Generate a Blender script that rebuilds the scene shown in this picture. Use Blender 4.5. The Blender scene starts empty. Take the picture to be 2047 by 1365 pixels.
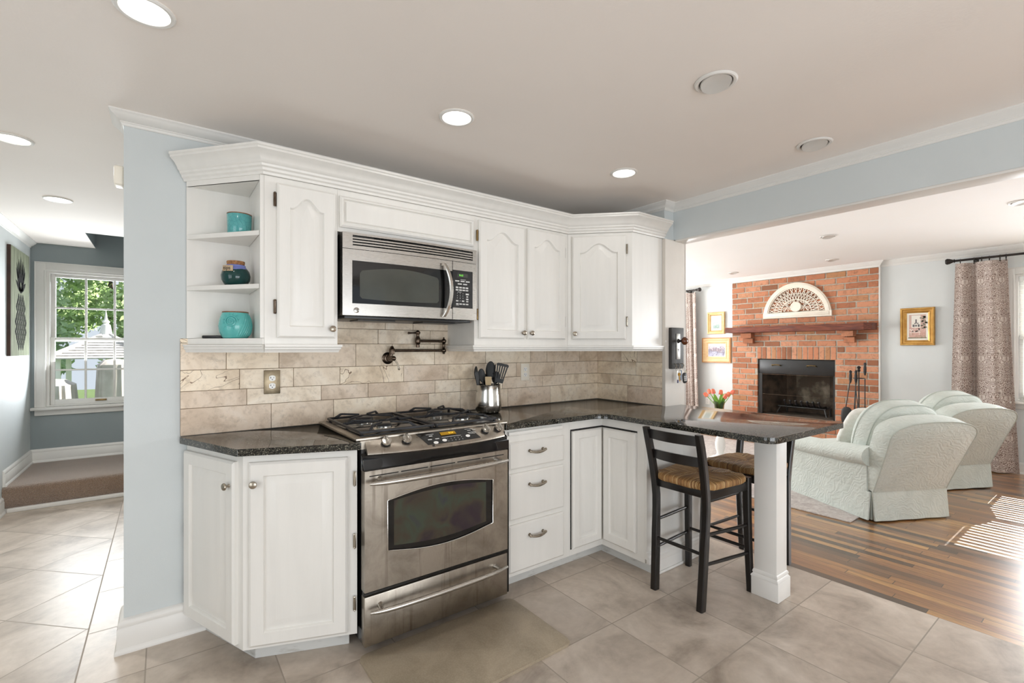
import bpy, bmesh, math, random
from mathutils import Vector, Matrix
from math import sin, cos, pi, radians, sqrt
random.seed(7)
SC = bpy.context.scene
COL = SC.collection

# ---------------------------------------------------------------- camera
cam_data = bpy.data.cameras.new('camera')
cam = bpy.data.objects.new('camera', cam_data); COL.objects.link(cam)
cam.location = (0, 0, 1.322)
cam.rotation_euler = (pi/2, 0, -radians(36.535))
cam_data.sensor_fit = 'HORIZONTAL'; cam_data.sensor_width = 36.0
cam_data.lens = 940.67/2047*36.0
cam_data.shift_y = 13.2/2047
cam_data.clip_start = 0.02; cam_data.clip_end = 200
SC.camera = cam

# ---------------------------------------------------------------- world, sun, daylight, exposure
W = bpy.data.worlds.new('world'); SC.world = W; W.use_nodes = True
bg = W.node_tree.nodes['Background']
bg.inputs['Color'].default_value = (0.80, 0.90, 1.0, 1)
bg.inputs['Strength'].default_value = 1.25
def light(name, kind, loc, direction, energy, color=(1,1,1), size=None, size_y=None, shape=None, angle=None, spread=None):
    d = bpy.data.lights.new(name, kind); d.energy = energy; d.color = color
    if size is not None:
        d.shape = shape or ('RECTANGLE' if size_y else 'SQUARE'); d.size = size
        if size_y: d.size_y = size_y
    if angle is not None: d.angle = angle
    if spread is not None: d.spread = spread
    o = bpy.data.objects.new(name, d); COL.objects.link(o)
    o.location = loc
    o.rotation_euler = Vector(direction).to_track_quat('-Z', 'Y').to_euler()
    return o
light('sun', 'SUN', (12, 0, 8), (-1, 0.0, -0.66), 20.0, (1.0, 0.95, 0.86), angle=radians(0.2))
# area lights at the openings; the kitchen and living-room fills are added
light('added_fill_kitchen', 'AREA', (0.9, -2.52, 0.85), (0.05, 1, 0.0), 97, (0.93, 0.965, 1.0), 2.8, 1.55)  # added soft frontal fill behind the camera, its window is made up
light('added_fill_living', 'AREA', (5.0, 6.62, 1.3), (0, -1, 0.6), 310, (0.97, 0.985, 1.0), 2.4, 1.5)  # added fill for the chair sides and ceiling, its window is made up
light('daylight_side_window', 'AREA', (7.42, -0.53, 1.42), (-1, 0, 0.1), 300, (0.96, 0.98, 1.0), 2.6, 1.3)
light('daylight_hall_window', 'AREA', (-0.52, 6.62, 1.45), (0, -1, 0.55), 76, (0.93, 0.97, 1.0), 0.75, 1.3)
light('daylight_far_window', 'AREA', (7.42, 5.3, 1.42), (-1, 0, -0.1), 110, (1.0, 0.99, 0.97), 1.0, 1.3)
light('daylight_side_door', 'AREA', (-2.62, 0.0, 1.15), (1, 0.1, 0.12), 44, (0.93, 0.97, 1.0), 2.2, 1.9)
vs = SC.view_settings
vs.view_transform = 'Standard'; vs.look = 'None'; vs.exposure = -0.52; vs.gamma = 1.0
vs.use_curve_mapping = False
SC.cycles.max_bounces = 10; SC.cycles.diffuse_bounces = 6; SC.cycles.glossy_bounces = 5
SC.cycles.transmission_bounces = 8; SC.cycles.transparent_max_bounces = 12
SC.cycles.sample_clamp_indirect = 6.0
SC.cycles.caustics_reflective = False; SC.cycles.caustics_refractive = False

# ---------------------------------------------------------------- colour and materials
def lin(c):
    r = []
    for v in c[:3]:
        v = v/255.0
        r.append(v/12.92 if v <= 0.04045 else ((v+0.055)/1.055)**2.4)
    return (r[0], r[1], r[2], 1.0)
class NT:
    def __init__(s, name):
        s.m = bpy.data.materials.new(name); s.m.use_nodes = True
        s.t = s.m.node_tree; s.N = s.t.nodes; s.L = s.t.links
        s.b = s.N['Principled BSDF']
    def n(s, typ, **kw):
        o = s.N.new(typ)
        for k, v in kw.items(): setattr(o, k, v)
        return o
    def put(s, sock, v):
        if hasattr(v, 'is_output'): s.L.new(v, sock)
        elif v is not None: sock.default_value = v
    def math(s, op, a, b=None, c=None, clamp=False):
        o = s.n('ShaderNodeMath', operation=op, use_clamp=clamp)
        s.put(o.inputs[0], a)
        if b is not None: s.put(o.inputs[1], b)
        if c is not None: s.put(o.inputs[2], c)
        return o.outputs[0]
    def mix(s, f, a, b, kind='MIX'):
        o = s.n('ShaderNodeMix', data_type='RGBA', blend_type=kind)
        s.put(o.inputs[0], f); s.put(o.inputs[6], a); s.put(o.inputs[7], b)
        return o.outputs[2]
    def ramp(s, f, stops, interp='LINEAR'):
        o = s.n('ShaderNodeValToRGB'); s.put(o.inputs[0], f)
        e = o.color_ramp; e.interpolation = interp
        while len(e.elements) < len(stops): e.elements.new(0.5)
        for el, (p, c) in zip(e.elements, stops): el.position = p; el.color = c
        return o.outputs[0]
    def coord(s, kind='Object', scale=(1,1,1), rot=(0,0,0), loc=(0,0,0)):
        if kind == 'World': src = s.n('ShaderNodeNewGeometry').outputs['Position']
        else: src = s.n('ShaderNodeTexCoord').outputs[kind]
        m = s.n('ShaderNodeMapping'); s.L.new(src, m.inputs[0])
        m.inputs['Scale'].default_value = scale; m.inputs['Rotation'].default_value = rot
        m.inputs['Location'].default_value = loc
        return m.outputs[0]
    def noise(s, vec, scale=5, detail=4, rough=0.5, dist=0.0):
        o = s.n('ShaderNodeTexNoise'); s.put(o.inputs['Vector'], vec)
        o.inputs['Scale'].default_value = scale; o.inputs['Detail'].default_value = detail
        o.inputs['Roughness'].default_value = rough; o.inputs['Distortion'].default_value = dist
        return o.outputs['Fac']
    def voro(s, vec, scale=5, feature='F1', out='Distance', rnd=1.0):
        o = s.n('ShaderNodeTexVoronoi', feature=feature); s.put(o.inputs['Vector'], vec)
        o.inputs['Scale'].default_value = scale; o.inputs['Randomness'].default_value = rnd
        return o.outputs[out]
    def wave(s, vec, scale=5, dist=0, detail=2, kind='BANDS', direction='X'):
        o = s.n('ShaderNodeTexWave', wave_type=kind)
        if kind == 'BANDS': o.bands_direction = direction
        else: o.rings_direction = direction
        s.put(o.inputs['Vector'], vec)
        o.inputs['Scale'].default_value = scale; o.inputs['Distortion'].default_value = dist
        o.inputs['Detail'].default_value = detail
        return o.outputs['Fac']
    def sep(s, vec):
        o = s.n('ShaderNodeSeparateXYZ'); s.put(o.inputs[0], vec); return o.outputs
    def comb(s, x, y, z=0.0):
        o = s.n('ShaderNodeCombineXYZ'); s.put(o.inputs[0], x); s.put(o.inputs[1], y); s.put(o.inputs[2], z)
        return o.outputs[0]
    def white(s, vec, dims='2D'):
        o = s.n('ShaderNodeTexWhiteNoise', noise_dimensions=dims)
        if dims == '1D': s.put(o.inputs['W'], vec)
        else: s.put(o.inputs['Vector'], vec)
        return o.outputs
    def bump(s, h, strength=0.3, dist=0.01):
        o = s.n('ShaderNodeBump'); o.inputs['Strength'].default_value = strength
        o.inputs['Distance'].default_value = dist
        s.put(o.inputs['Height'], h); s.L.new(o.outputs[0], s.b.inputs['Normal'])
    def set(s, base=None, rough=None, metal=None, **kw):
        if base is not None: s.put(s.b.inputs['Base Color'], base)
        if rough is not None: s.put(s.b.inputs['Roughness'], rough)
        if metal is not None: s.put(s.b.inputs['Metallic'], metal)
        for k, v in kw.items(): s.put(s.b.inputs[k.replace('_', ' ')], v)
        return s.m
def mat(name, c, rough=0.5, metal=0.0, c2=None, scale=8, stretch=(1,1,1), coord='Object', bump=None, lo=0.35, hi=0.65, detail=4, **kw):
    t = NT(name)
    base = lin(c)
    if c2 is not None:
        f = t.noise(t.coord(coord, stretch), scale, detail)
        base = t.ramp(f, [(lo, lin(c)), (hi, lin(c2))])
    if bump:
        h = t.noise(t.coord(coord, bump[2] if len(bump) > 2 else (1,1,1)), bump[0], 3)
        t.bump(h, bump[1], 0.01)
    return t.set(base, rough, metal, **kw)

M = {}
M['wall_blue'] = mat('blue_wall_paint', (204, 210, 211), 0.6, c2=(207, 213, 214), scale=3, bump=(220, 0.05))
M['wall_blue_shaded'] = mat('shaded_blue_wall_paint', (140, 150, 152), 0.6, c2=(144, 153, 155), scale=3, bump=(220, 0.05))  # wall blue darkened, painting in the shade of the backlit hall wall
M['wall_pale'] = mat('pale_grey_wall_paint', (214, 217, 216), 0.6, c2=(217, 220, 219), scale=3, bump=(220, 0.05))
M['ceiling'] = mat('ceiling_paint', (240, 233, 227), 0.8, c2=(242, 235, 229), scale=2, bump=(90, 0.05))
M['ceiling_white'] = mat('white_ceiling_paint', (249, 248, 246), 0.8, c2=(250, 249, 248), scale=2, bump=(90, 0.04))
M['trim'] = mat('white_trim_paint', (226, 224, 220), 0.35, c2=(229, 227, 223), scale=6)
M['cab'] = mat('white_cabinet_paint', (228, 226, 221), 0.32, c2=(231, 229, 224), scale=4, stretch=(6, 6, 0.6), bump=(60, 0.03, (3, 3, 0.3)))
M['kick'] = mat('scuffed_toe_kick_paint', (206, 206, 203), 0.5, c2=(168, 164, 158), scale=14, stretch=(1, 1, 5), lo=0.56, hi=0.8)
M['dark'] = mat('black_shadow_gap', (16, 15, 14), 0.8, c2=(22, 21, 20))  # near-black stands in for the shade inside gaps and slots
M['steel'] = None
def steel(name, c, rough, stretch, mx=0.12, grime=None):
    t = NT(name)
    f = t.noise(t.coord('Object', stretch), 40, 3)
    base = t.ramp(f, [(0.2, lin([v*0.93 for v in c])), (0.8, lin([min(255, v*1.06) for v in c]))])
    if grime:
        g = t.noise(t.coord('Object', (3, 3, 3)), 2.2, 6, 0.65, 0.6)
        base = t.mix(t.ramp(g, [(0.42, (0, 0, 0, 1)), (0.72, (grime, grime, grime, 1))]), base, lin((112, 104, 94)))
        dr = t.noise(t.coord('Object', (30, 30, 1.2)), 1.6, 4)
        base = t.mix(t.ramp(dr, [(0.58, (0, 0, 0, 1)), (0.72, (grime*0.8,)*3 + (1,))]), base, lin((96, 86, 74)))
    r = t.math('ADD', t.math('MULTIPLY', f, mx), rough - mx/2)
    t.bump(f, 0.03, 0.002)
    return t.set(base, r, 1.0)
M['steel'] = steel('brushed_stainless_steel', (196, 192, 186), 0.28, (1, 1, 60))
M['steel_worn'] = steel('smudged_stainless_steel', (176, 168, 157), 0.33, (60, 60, 1), 0.12, 0.6)
M['steel_plain'] = steel('polished_steel', (205, 202, 196), 0.16, (8, 8, 1), 0.06)
M['nickel'] = mat('satin_nickel', (176, 168, 154), 0.26, 1.0, c2=(160, 150, 136), scale=30)
M['pewter'] = mat('aged_pewter_finish', (112, 98, 86), 0.27, 1.0, c2=(84, 72, 62), scale=40)
M['brass'] = mat('antique_brass', (150, 128, 88), 0.35, 1.0, c2=(120, 100, 70), scale=30)
M['brass_plate'] = mat('brushed_bronze_plate', (156, 142, 118), 0.38, 1.0, c2=(140, 126, 104), scale=60)
M['black_plastic'] = mat('black_plastic', (18, 18, 19), 0.35, c2=(24, 24, 25))
M['black_enamel'] = mat('black_enamel', (14, 14, 15), 0.18, c2=(20, 19, 19), scale=12)
M['black_glass'] = mat('black_glass', (8, 8, 9), 0.05, c2=(10, 10, 11), scale=3, IOR=1.55)
M['cast_iron'] = mat('cast_iron', (22, 21, 22), 0.42, c2=(40, 40, 44), scale=30, bump=(120, 0.2))
M['white_plastic'] = mat('white_plastic', (246, 245, 241), 0.35, c2=(248, 247, 243))
M['almond'] = mat('almond_plastic', (244, 236, 220), 0.4, c2=(246, 239, 225))
M['print_white'] = mat('printed_white_legend', (206, 206, 204), 0.5, c2=(212, 212, 210))
M['print_dark'] = mat('printed_dark_legend', (40, 38, 36), 0.5, c2=(46, 44, 42))
M['stool_black'] = mat('worn_black_lacquer', (18, 16, 15), 0.28, c2=(27, 21, 18), scale=14, stretch=(1, 1, 0.3))
M['iron_black'] = mat('black_wrought_iron', (20, 19, 19), 0.5, c2=(32, 30, 29), scale=30)
M['bronze'] = mat('dark_bronze_rod', (44, 39, 37), 0.4, 0.5, c2=(56, 50, 47), scale=20)
def emit(name, c, s):
    t = NT(name); return t.set(lin(c), 0.5, 0, Emission_Color=lin(c), Emission_Strength=s)
M['lamp_on'] = emit('lit_lamp_diffuser', (255, 250, 240), 9.0)
M['lamp_warm'] = emit('lit_warm_lamp_diffuser', (255, 244, 222), 9.0)
M['green_led'] = emit('green_clock_digits', (120, 235, 70), 1.6)
M['amber_led'] = emit('amber_clock_display', (150, 112, 8), 0.6)
M['amber_digit'] = emit('amber_clock_digits', (245, 205, 60), 1.4)
M['lamp_off'] = mat('unlit_reflector', (206, 203, 198), 0.3, 0.0, c2=(212, 209, 204))
def floor_tile():
    t = NT('taupe_floor_tile')
    p = t.n('ShaderNodeNewGeometry').outputs['Position']
    x, y, z = t.sep(p)
    # straight grid
    def grid(u, v, su, sv, ou, ov, g=0.0026):
        a = t.math('DIVIDE', t.math('SUBTRACT', u, ou), su); b = t.math('DIVIDE', t.math('SUBTRACT', v, ov), sv)
        ia = t.math('FLOOR', a); ib = t.math('FLOOR', b)
        fa = t.math('MULTIPLY', t.math('ABSOLUTE', t.math('SUBTRACT', a, t.math('ROUND', a))), su)
        fb = t.math('MULTIPLY', t.math('ABSOLUTE', t.math('SUBTRACT', b, t.math('ROUND', b))), sv)
        ln = t.math('LESS_THAN', t.math('MINIMUM', fa, fb), g)
        return ia, ib, ln
    g1 = grid(x, y, 0.4475, 0.461, 2.178, 0.608)
    r2 = 0.70711
    u = t.math('MULTIPLY', t.math('ADD', x, y), r2); v = t.math('MULTIPLY', t.math('SUBTRACT', y, x), r2)
    g2 = grid(u, v, 0.462, 0.462, 2.68*r2, 3.91*r2)
    hall = t.math('MULTIPLY', t.math('LESS_THAN', x, -0.281), t.math('GREATER_THAN', y, 2.0))
    ia = t.math('ADD', t.math('MULTIPLY', g1[0], t.math('SUBTRACT', 1.0, hall)), t.math('MULTIPLY', t.math('ADD', g2[0], 40), hall))
    ib = t.math('ADD', t.math('MULTIPLY', g1[1], t.math('SUBTRACT', 1.0, hall)), t.math('MULTIPLY', t.math('ADD', g2[1], 90), hall))
    ln = t.math('ADD', t.math('MULTIPLY', g1[2], t.math('SUBTRACT', 1.0, hall)), t.math('MULTIPLY', g2[2], hall))
    edge = t.math('MULTIPLY', t.math('LESS_THAN', t.math('ABSOLUTE', t.math('ADD', x, 0.281)), 0.003), t.math('GREATER_THAN', y, 2.0))
    ln = t.math('MAXIMUM', ln, edge)
    rnd = t.white(t.comb(ia, ib), '2D')
    off = t.n('ShaderNodeVectorMath', operation='MULTIPLY_ADD')
    t.L.new(rnd[1], off.inputs[0]); off.inputs[1].default_value = (9, 9, 9); t.L.new(p, off.inputs[2])
    c1 = t.noise(off.outputs[0], 3.2, 7, 0.6, 0.7); c2 = t.noise(off.outputs[0], 26, 5, 0.6)
    col = t.ramp(c1, [(0.28, lin((140, 127, 114))), (0.5, lin((194, 181, 167))), (0.74, lin((220, 208, 196)))])
    col = t.mix(0.22, col, t.ramp(c2, [(0.3, lin((124, 114, 104))), (0.7, lin((190, 179, 167)))]))
    hs = t.n('ShaderNodeHueSaturation'); t.L.new(col, hs.inputs['Color'])
    t.put(hs.inputs['Value'], t.math('ADD', t.math('MULTIPLY', rnd[0], 0.14), 0.93))
    col = t.mix(ln, hs.outputs[0], lin((158, 148, 136)))
    t.bump(t.math('ADD', t.math('MULTIPLY', ln, -1.0), t.math('MULTIPLY', c2, 0.10)), 0.35, 0.003)
    r = t.math('ADD', t.math('MULTIPLY', c1, 0.16), t.math('ADD', 0.26, t.math('MULTIPLY', ln, 0.35)))
    return t.set(col, r, 0)
M['tile'] = floor_tile()
def wood_floor():
    t = NT('strip_oak_floor')
    p = t.n('ShaderNodeNewGeometry').outputs['Position']
    x, y, z = t.sep(p)
    w = 0.057
    a = t.math('DIVIDE', t.math('SUBTRACT', x, 3.055), w); i = t.math('FLOOR', a)
    r1 = t.white(i, '1D')[0]
    b = t.math('ADD', t.math('DIVIDE', y, 0.88), t.math('MULTIPLY', r1, 7.3)); j = t.math('FLOOR', b)
    r2 = t.white(t.comb(i, j), '2D')
    fx = t.math('ABSOLUTE', t.math('SUBTRACT', a, t.math('ROUND', a)))
    fy = t.math('ABSOLUTE', t.math('SUBTRACT', b, t.math('ROUND', b)))
    gap = t.math('MAXIMUM', t.math('LESS_THAN', fx, 0.024), t.math('LESS_THAN', fy, 0.0022))
    m = t.n('ShaderNodeVectorMath', operation='MULTIPLY_ADD'); t.L.new(r2[1], m.inputs[0])
    m.inputs[1].default_value = (5, 5, 5)
    st = t.coord('World', (26, 2.0, 1)); t.L.new(st, m.inputs[2])
    gr = t.noise(m.outputs[0], 2.2, 6, 0.62, 1.2)
    base = t.ramp(r2[0], [(0.0, lin((70, 54, 42))), (0.14, lin((104, 74, 50))), (0.4, lin((150, 102, 62))), (0.75, lin((170, 120, 70))), (1.0, lin((196, 148, 88)))])
    col = t.mix(t.ramp(gr, [(0.42, (0, 0, 0, 1)), (0.68, (0.6, 0.6, 0.6, 1))]), base, lin((78, 54, 38)))
    col = t.mix(gap, col, lin((44, 30, 22)))
    t.bump(t.math('ADD', t.math('MULTIPLY', gap, -1.0), t.math('MULTIPLY', gr, -0.15)), 0.25, 0.002)
    return t.set(col, t.math('ADD', t.math('MULTIPLY', gr, 0.12), 0.24), 0, Coat_Weight=1.0, Coat_Roughness=0.30)
M['wood_floor'] = wood_floor()
def granite():
    t = NT('black_speckled_granite')
    v = t.coord('World')
    c = t.voro(v, 330, out='Color'); d = t.voro(v, 150, out='Color')
    s1 = t.sep(c)[0]; s2 = t.sep(d)[1]
    col = t.ramp(s1, [(0.0, lin((24, 24, 23))), (0.55, lin((44, 43, 39))), (0.76, lin((88, 86, 76))), (0.93, lin((136, 132, 118)))], 'CONSTANT')
    col = t.mix(t.ramp(s2, [(0.78, (0, 0, 0, 1)), (0.8, (0.55, 0.55, 0.55, 1))], 'CONSTANT'), col, lin((58, 58, 52)))
    return t.set(col, 0.07, 0, IOR=1.6)
M['granite'] = granite()
def stone_tile():
    t = NT('honed_stone_wall_tile')
    at = t.n('ShaderNodeAttribute'); at.attribute_name = 'tint'
    tint = at.outputs['Fac']
    v = t.coord('World')
    sh = t.n('ShaderNodeVectorMath', operation='ADD'); t.L.new(v, sh.inputs[0])
    cb = t.comb(t.math('MULTIPLY', tint, 37), t.math('MULTIPLY', tint, 11), t.math('MULTIPLY', tint, 53)); t.L.new(cb, sh.inputs[1])
    n1 = t.noise(sh.outputs[0], 5, 8, 0.6, 0.9); n2 = t.noise(sh.outputs[0], 38, 6, 0.7, 0.3)
    vein = t.noise(sh.outputs[0], 3.0, 3, 0.5, 2.2)
    col = t.ramp(n1, [(0.3, lin((208, 190, 168))), (0.5, lin((242, 229, 211))), (0.72, lin((253, 246, 234)))])
    col = t.mix(t.ramp(n2, [(0.5, (0, 0, 0, 1)), (0.72, (0.45, 0.45, 0.45, 1))]), col, lin((164, 146, 126)))
    vm = t.math('LESS_THAN', t.math('ABSOLUTE', t.math('SUBTRACT', vein, 0.5)), 0.004)
    col = t.mix(t.math('MULTIPLY', vm, t.math('GREATER_THAN', tint, 0.88)), col, lin((128, 104, 82)))
    warm = t.ramp(tint, [(0.0, lin((236, 228, 222))), (0.5, lin((255, 252, 246))), (1.0, lin((255, 250, 240)))])
    col = t.mix(1.0, col, warm, 'MULTIPLY')
    t.bump(t.math('ADD', t.math('MULTIPLY', n2, 0.4), n1), 0.18, 0.004)
    return t.set(col, 0.42, 0)
M['stone'] = stone_tile()
M['stub'] = mat('warm_grey_white_paint', (208, 201, 192), 0.55, c2=(212, 206, 197), scale=5, bump=(30, 0.08))
M['grout'] = mat('brown_grout', (128, 112, 94), 0.85, c2=(116, 100, 84), scale=40)
def brick_mat():
    t = NT('orange_red_brick')
    at = t.n('ShaderNodeAttribute'); at.attribute_name = 'tint'; tint = at.outputs['Fac']
    v = t.coord('World'); n1 = t.noise(v, 17, 7, 0.7, 0.8); n2 = t.noise(v, 120, 4, 0.6)
    col = t.ramp(tint, [(0.0, lin((132, 86, 60))), (0.18, lin((172, 110, 78))), (0.5, lin((194, 130, 96))), (0.8, lin((204, 146, 114))), (1.0, lin((176, 126, 86)))])
    col = t.mix(t.ramp(n1, [(0.5, (0, 0, 0, 1)), (0.72, (0.75, 0.75, 0.75, 1))]), col, lin((118, 84, 64)))
    t.bump(t.math('ADD', n1, t.math('MULTIPLY', n2, 0.5)), 0.4, 0.006)
    return t.set(col, 0.82, 0)
M['brick'] = brick_mat()
M['mortar'] = mat('grey_mortar', (186, 178, 164), 0.9, c2=(164, 156, 142), scale=30, bump=(90, 0.4))
M['mantel_wood'] = mat('reddish_rustic_mantel_wood', (128, 66, 44), 0.5, c2=(86, 42, 30), scale=6, stretch=(10, 1, 10), bump=(30, 0.3, (4, 0.4, 4)))
M['soot'] = mat('sooty_firebrick', (62, 53, 45), 0.9, c2=(98, 84, 70), scale=9, bump=(40, 0.4))
M['ash'] = mat('pale_ash_stain', (92, 82, 70), 0.9, c2=(178, 166, 146), scale=5, detail=6, lo=0.5, hi=0.75)
M['hood'] = mat('black_metal_firescreen', (20, 18, 17), 0.35, c2=(28, 25, 23), scale=8)
def sage():
    t = NT('sage_matelasse_fabric')
    v = t.coord('Object')
    n1 = t.noise(v, 7, 2, 0.5, 0.5)
    vv = t.n('ShaderNodeVectorMath', operation='MULTIPLY_ADD')
    nn = t.n('ShaderNodeTexNoise'); t.L.new(v, nn.inputs['Vector']); nn.inputs['Scale'].default_value = 9
    t.L.new(nn.outputs['Color'], vv.inputs[0]); vv.inputs[1].default_value = (0.16, 0.16, 0.16); t.L.new(v, vv.inputs[2])
    w = t.wave(vv.outputs[0], 12, 9, 4, 'RINGS', 'SPHERICAL')
    vo = t.voro(vv.outputs[0], 26, 'F1')
    fine = t.noise(v, 240, 2)
    col = t.ramp(n1, [(0.3, lin((194, 201, 194))), (0.7, lin((204, 210, 203)))])
    t.bump(t.math('ADD', t.math('ADD', t.math('MULTIPLY', w, 0.9), t.math('MULTIPLY', vo, 0.9)), t.math('MULTIPLY', fine, 0.12)), 0.24, 0.009)
    return t.set(col, 0.85, 0, Sheen_Weight=0.2)
M['sage'] = sage()
M['piping'] = mat('sage_piping', (176, 184, 176), 0.85, c2=(184, 190, 182), scale=30)
M['pillow'] = mat('white_jacquard_pillow', (238, 237, 232), 0.85, c2=(226, 224, 216), scale=26, bump=(40, 0.4))
def damask():
    t = NT('paisley_damask_curtain')
    uv = t.n('ShaderNodeUVMap').outputs[0]
    m = t.n('ShaderNodeMapping'); t.L.new(uv, m.inputs[0]); m.inputs['Scale'].default_value = (1, 1, 1)
    x, y, z = t.sep(m.outputs[0])
    # mirrored repeat
    fx = t.math('ABSOLUTE', t.math('SUBTRACT', t.math('FRACT', t.math('DIVIDE', x, 0.26)), 0.5))
    fy = t.math('MULTIPLY', t.math('FRACT', t.math('DIVIDE', y, 0.42)), 1.6)
    q = t.comb(fx, fy, 0.0)
    nn = t.n('ShaderNodeTexNoise'); t.L.new(q, nn.inputs['Vector']); nn.inputs['Scale'].default_value = 4.0
    vv = t.n('ShaderNodeVectorMath', operation='MULTIPLY_ADD'); t.L.new(nn.outputs['Color'], vv.inputs[0])
    vv.inputs[1].default_value = (0.22, 0.22, 0); t.L.new(q, vv.inputs[2])
    cd = t.voro(vv.outputs[0], 5.5, 'F1')
    w = t.math('ADD', 0.5, t.math('MULTIPLY', 0.5, t.math('SINE', t.math('MULTIPLY', cd, 30))))
    vo = t.voro(vv.outputs[0], 22, 'DISTANCE_TO_EDGE')
    a = t.math('ADD', t.math('MULTIPLY', w, 0.7), t.math('MULTIPLY', t.math('LESS_THAN', vo, 0.05), 0.45))
    fine = t.noise(t.n('ShaderNodeUVMap').outputs[0], 160, 2)
    col = t.ramp(a, [(0.12, lin((92, 66, 57))), (0.34, lin((138, 106, 94))), (0.56, lin((194, 180, 170))), (0.85, lin((220, 211, 203)))])
    col = t.mix(0.18, col, t.ramp(fine, [(0.3, lin((110, 84, 74))), (0.7, lin((200, 188, 178)))]))
    return t.set(col, 0.7, 0, Sheen_Weight=0.15)
M['damask'] = damask()
def rush():
    t = NT('woven_rush')
    x, y, z = t.sep(t.coord('Object'))
    ax = t.math('ABSOLUTE', x); ay = t.math('ABSOLUTE', y)
    sel = t.math('GREATER_THAN', t.math('MULTIPLY', ay, 1.0), ax)
    s = t.math('ADD', t.math('MULTIPLY', sel, x), t.math('MULTIPLY', t.math('SUBTRACT', 1.0, sel), y))
    nz = t.noise(t.coord('Object'), 60, 3)
    s2 = t.math('ADD', s, t.math('MULTIPLY', nz, 0.004))
    w = t.math('SINE', t.math('MULTIPLY', s2, 2*pi/0.0085))
    cell = t.white(t.comb(t.math('FLOOR', t.math('DIVIDE', s2, 0.0085)), t.math('ADD', sel, t.math('ADD', t.math('MULTIPLY', t.math('SIGN', x), 2), t.math('MULTIPLY', t.math('SIGN', y), 5)))), '2D')[0]
    col = t.ramp(cell, [(0.0, lin((124, 84, 44))), (0.35, lin((166, 120, 68))), (0.7, lin((192, 148, 92))), (1.0, lin((214, 178, 126)))])
    col = t.mix(t.math('LESS_THAN', w, -0.75), col, lin((92, 60, 32)))
    t.bump(w, 0.5, 0.004)
    return t.set(col, 0.6, 0)
M['rush'] = rush()
def carpet():
    t = NT('brown_shag_carpet')
    v = t.coord('World'); n1 = t.noise(v, 170, 3, 0.7); n2 = t.noise(v, 4, 3)
    col = t.ramp(n1, [(0.3, lin((84, 62, 46))), (0.5, lin((158, 124, 96))), (0.7, lin((204, 174, 146)))])
    col = t.mix(0.3, col, t.ramp(n2, [(0.35, lin((128, 98, 76))), (0.65, lin((172, 142, 118)))]))
    t.bump(n1, 1.0, 0.02)
    return t.set(col, 0.95, 0, Sheen_Weight=0.8, Sheen_Roughness=0.4)
M['carpet'] = carpet()
def rug():
    t = NT('faded_oriental_rug')
    v = t.coord('Object'); n1 = t.noise(v, 3.2, 6, 0.6, 1.4); n2 = t.noise(v, 34, 5, 0.7, 0.6); w = t.noise(v, 9, 6, 0.7, 1.0)
    a = t.math('ADD', t.math('MULTIPLY', w, 0.45), t.math('MULTIPLY', n2, 0.6))
    col = t.ramp(a, [(0.3, lin((150, 138, 138))), (0.48, lin((190, 182, 178))), (0.7, lin((222, 218, 212)))])
    col = t.mix(t.ramp(n1, [(0.5, (0, 0, 0, 1)), (0.7, (0.4, 0.4, 0.4, 1))]), col, lin((162, 146, 144)))
    t.bump(n2, 0.3, 0.004)
    return t.set(col, 0.95, 0)
M['rug'] = rug()
def mat_leather():
    t = NT('pebbled_grey_brown_mat')
    v = t.coord('Object'); vo = t.voro(v, 150, 'F1'); n = t.noise(v, 5, 5, 0.6, 0.5)
    col = t.ramp(n, [(0.3, lin((138, 126, 107))), (0.7, lin((168, 154, 133)))])
    col = t.mix(t.ramp(vo, [(0.0, (0.35, 0.35, 0.35, 1)), (0.6, (0, 0, 0, 1))]), col, lin((188, 174, 152)))
    t.bump(vo, -0.9, 0.006)
    return t.set(col, 0.42, 0)
M['mat'] = mat_leather()
def crackle():
    t = NT('turquoise_crackle_glaze')
    v = t.coord('Object'); e = t.voro(v, 48, 'DISTANCE_TO_EDGE'); n = t.noise(v, 18, 3)
    col = t.ramp(n, [(0.3, lin((78, 156, 158))), (0.7, lin((104, 178, 178)))])
    col = t.mix(t.math('LESS_THAN', e, 0.012), col, lin((56, 122, 128)))
    return t.set(col, 0.12, 0)
M['turquoise'] = crackle()
M['aqua'] = mat('aqua_glaze', (84, 172, 170), 0.14, c2=(104, 188, 184), scale=14)
M['rim_brown'] = mat('unglazed_brown_rim', (128, 84, 52), 0.5, c2=(108, 70, 44), scale=30)
def tips_glaze():
    t = NT('blue_over_green_glaze')
    x, y, z = t.sep(t.coord('Object'))
    k = t.math('ADD', z, t.math('MULTIPLY', x, -0.14))
    k = t.math('ADD', k, t.math('MULTIPLY', t.noise(t.coord('Object'), 30, 2), 0.01))
    col = t.mix(t.math('GREATER_THAN', k, 0.078), lin((12, 58, 56)), lin((112, 124, 190)))
    return t.set(col, 0.08, 0)
M['tips_glaze'] = tips_glaze()
M['cork'] = mat('cork', (172, 124, 80), 0.8, c2=(126, 84, 50), scale=90, bump=(120, 0.4))
M['tan_plaque'] = mat('tan_clay_plaque', (190, 168, 138), 0.6, c2=(176, 152, 122), scale=40)
M['gold'] = mat('gilded_frame', (214, 170, 96), 0.35, 0.55, c2=(190, 142, 72), scale=14, stretch=(1, 1, 1))
M['gold_pale'] = mat('pale_gilt_frame', (228, 194, 138), 0.42, 0.35, c2=(212, 174, 116), scale=14)
M['maple'] = mat('pale_maple_frame', (234, 204, 158), 0.5, c2=(226, 190, 140), scale=10, stretch=(1, 1, 4))
M['matboard'] = mat('cream_mat_board', (240, 236, 226), 0.8, c2=(243, 239, 230))
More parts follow.
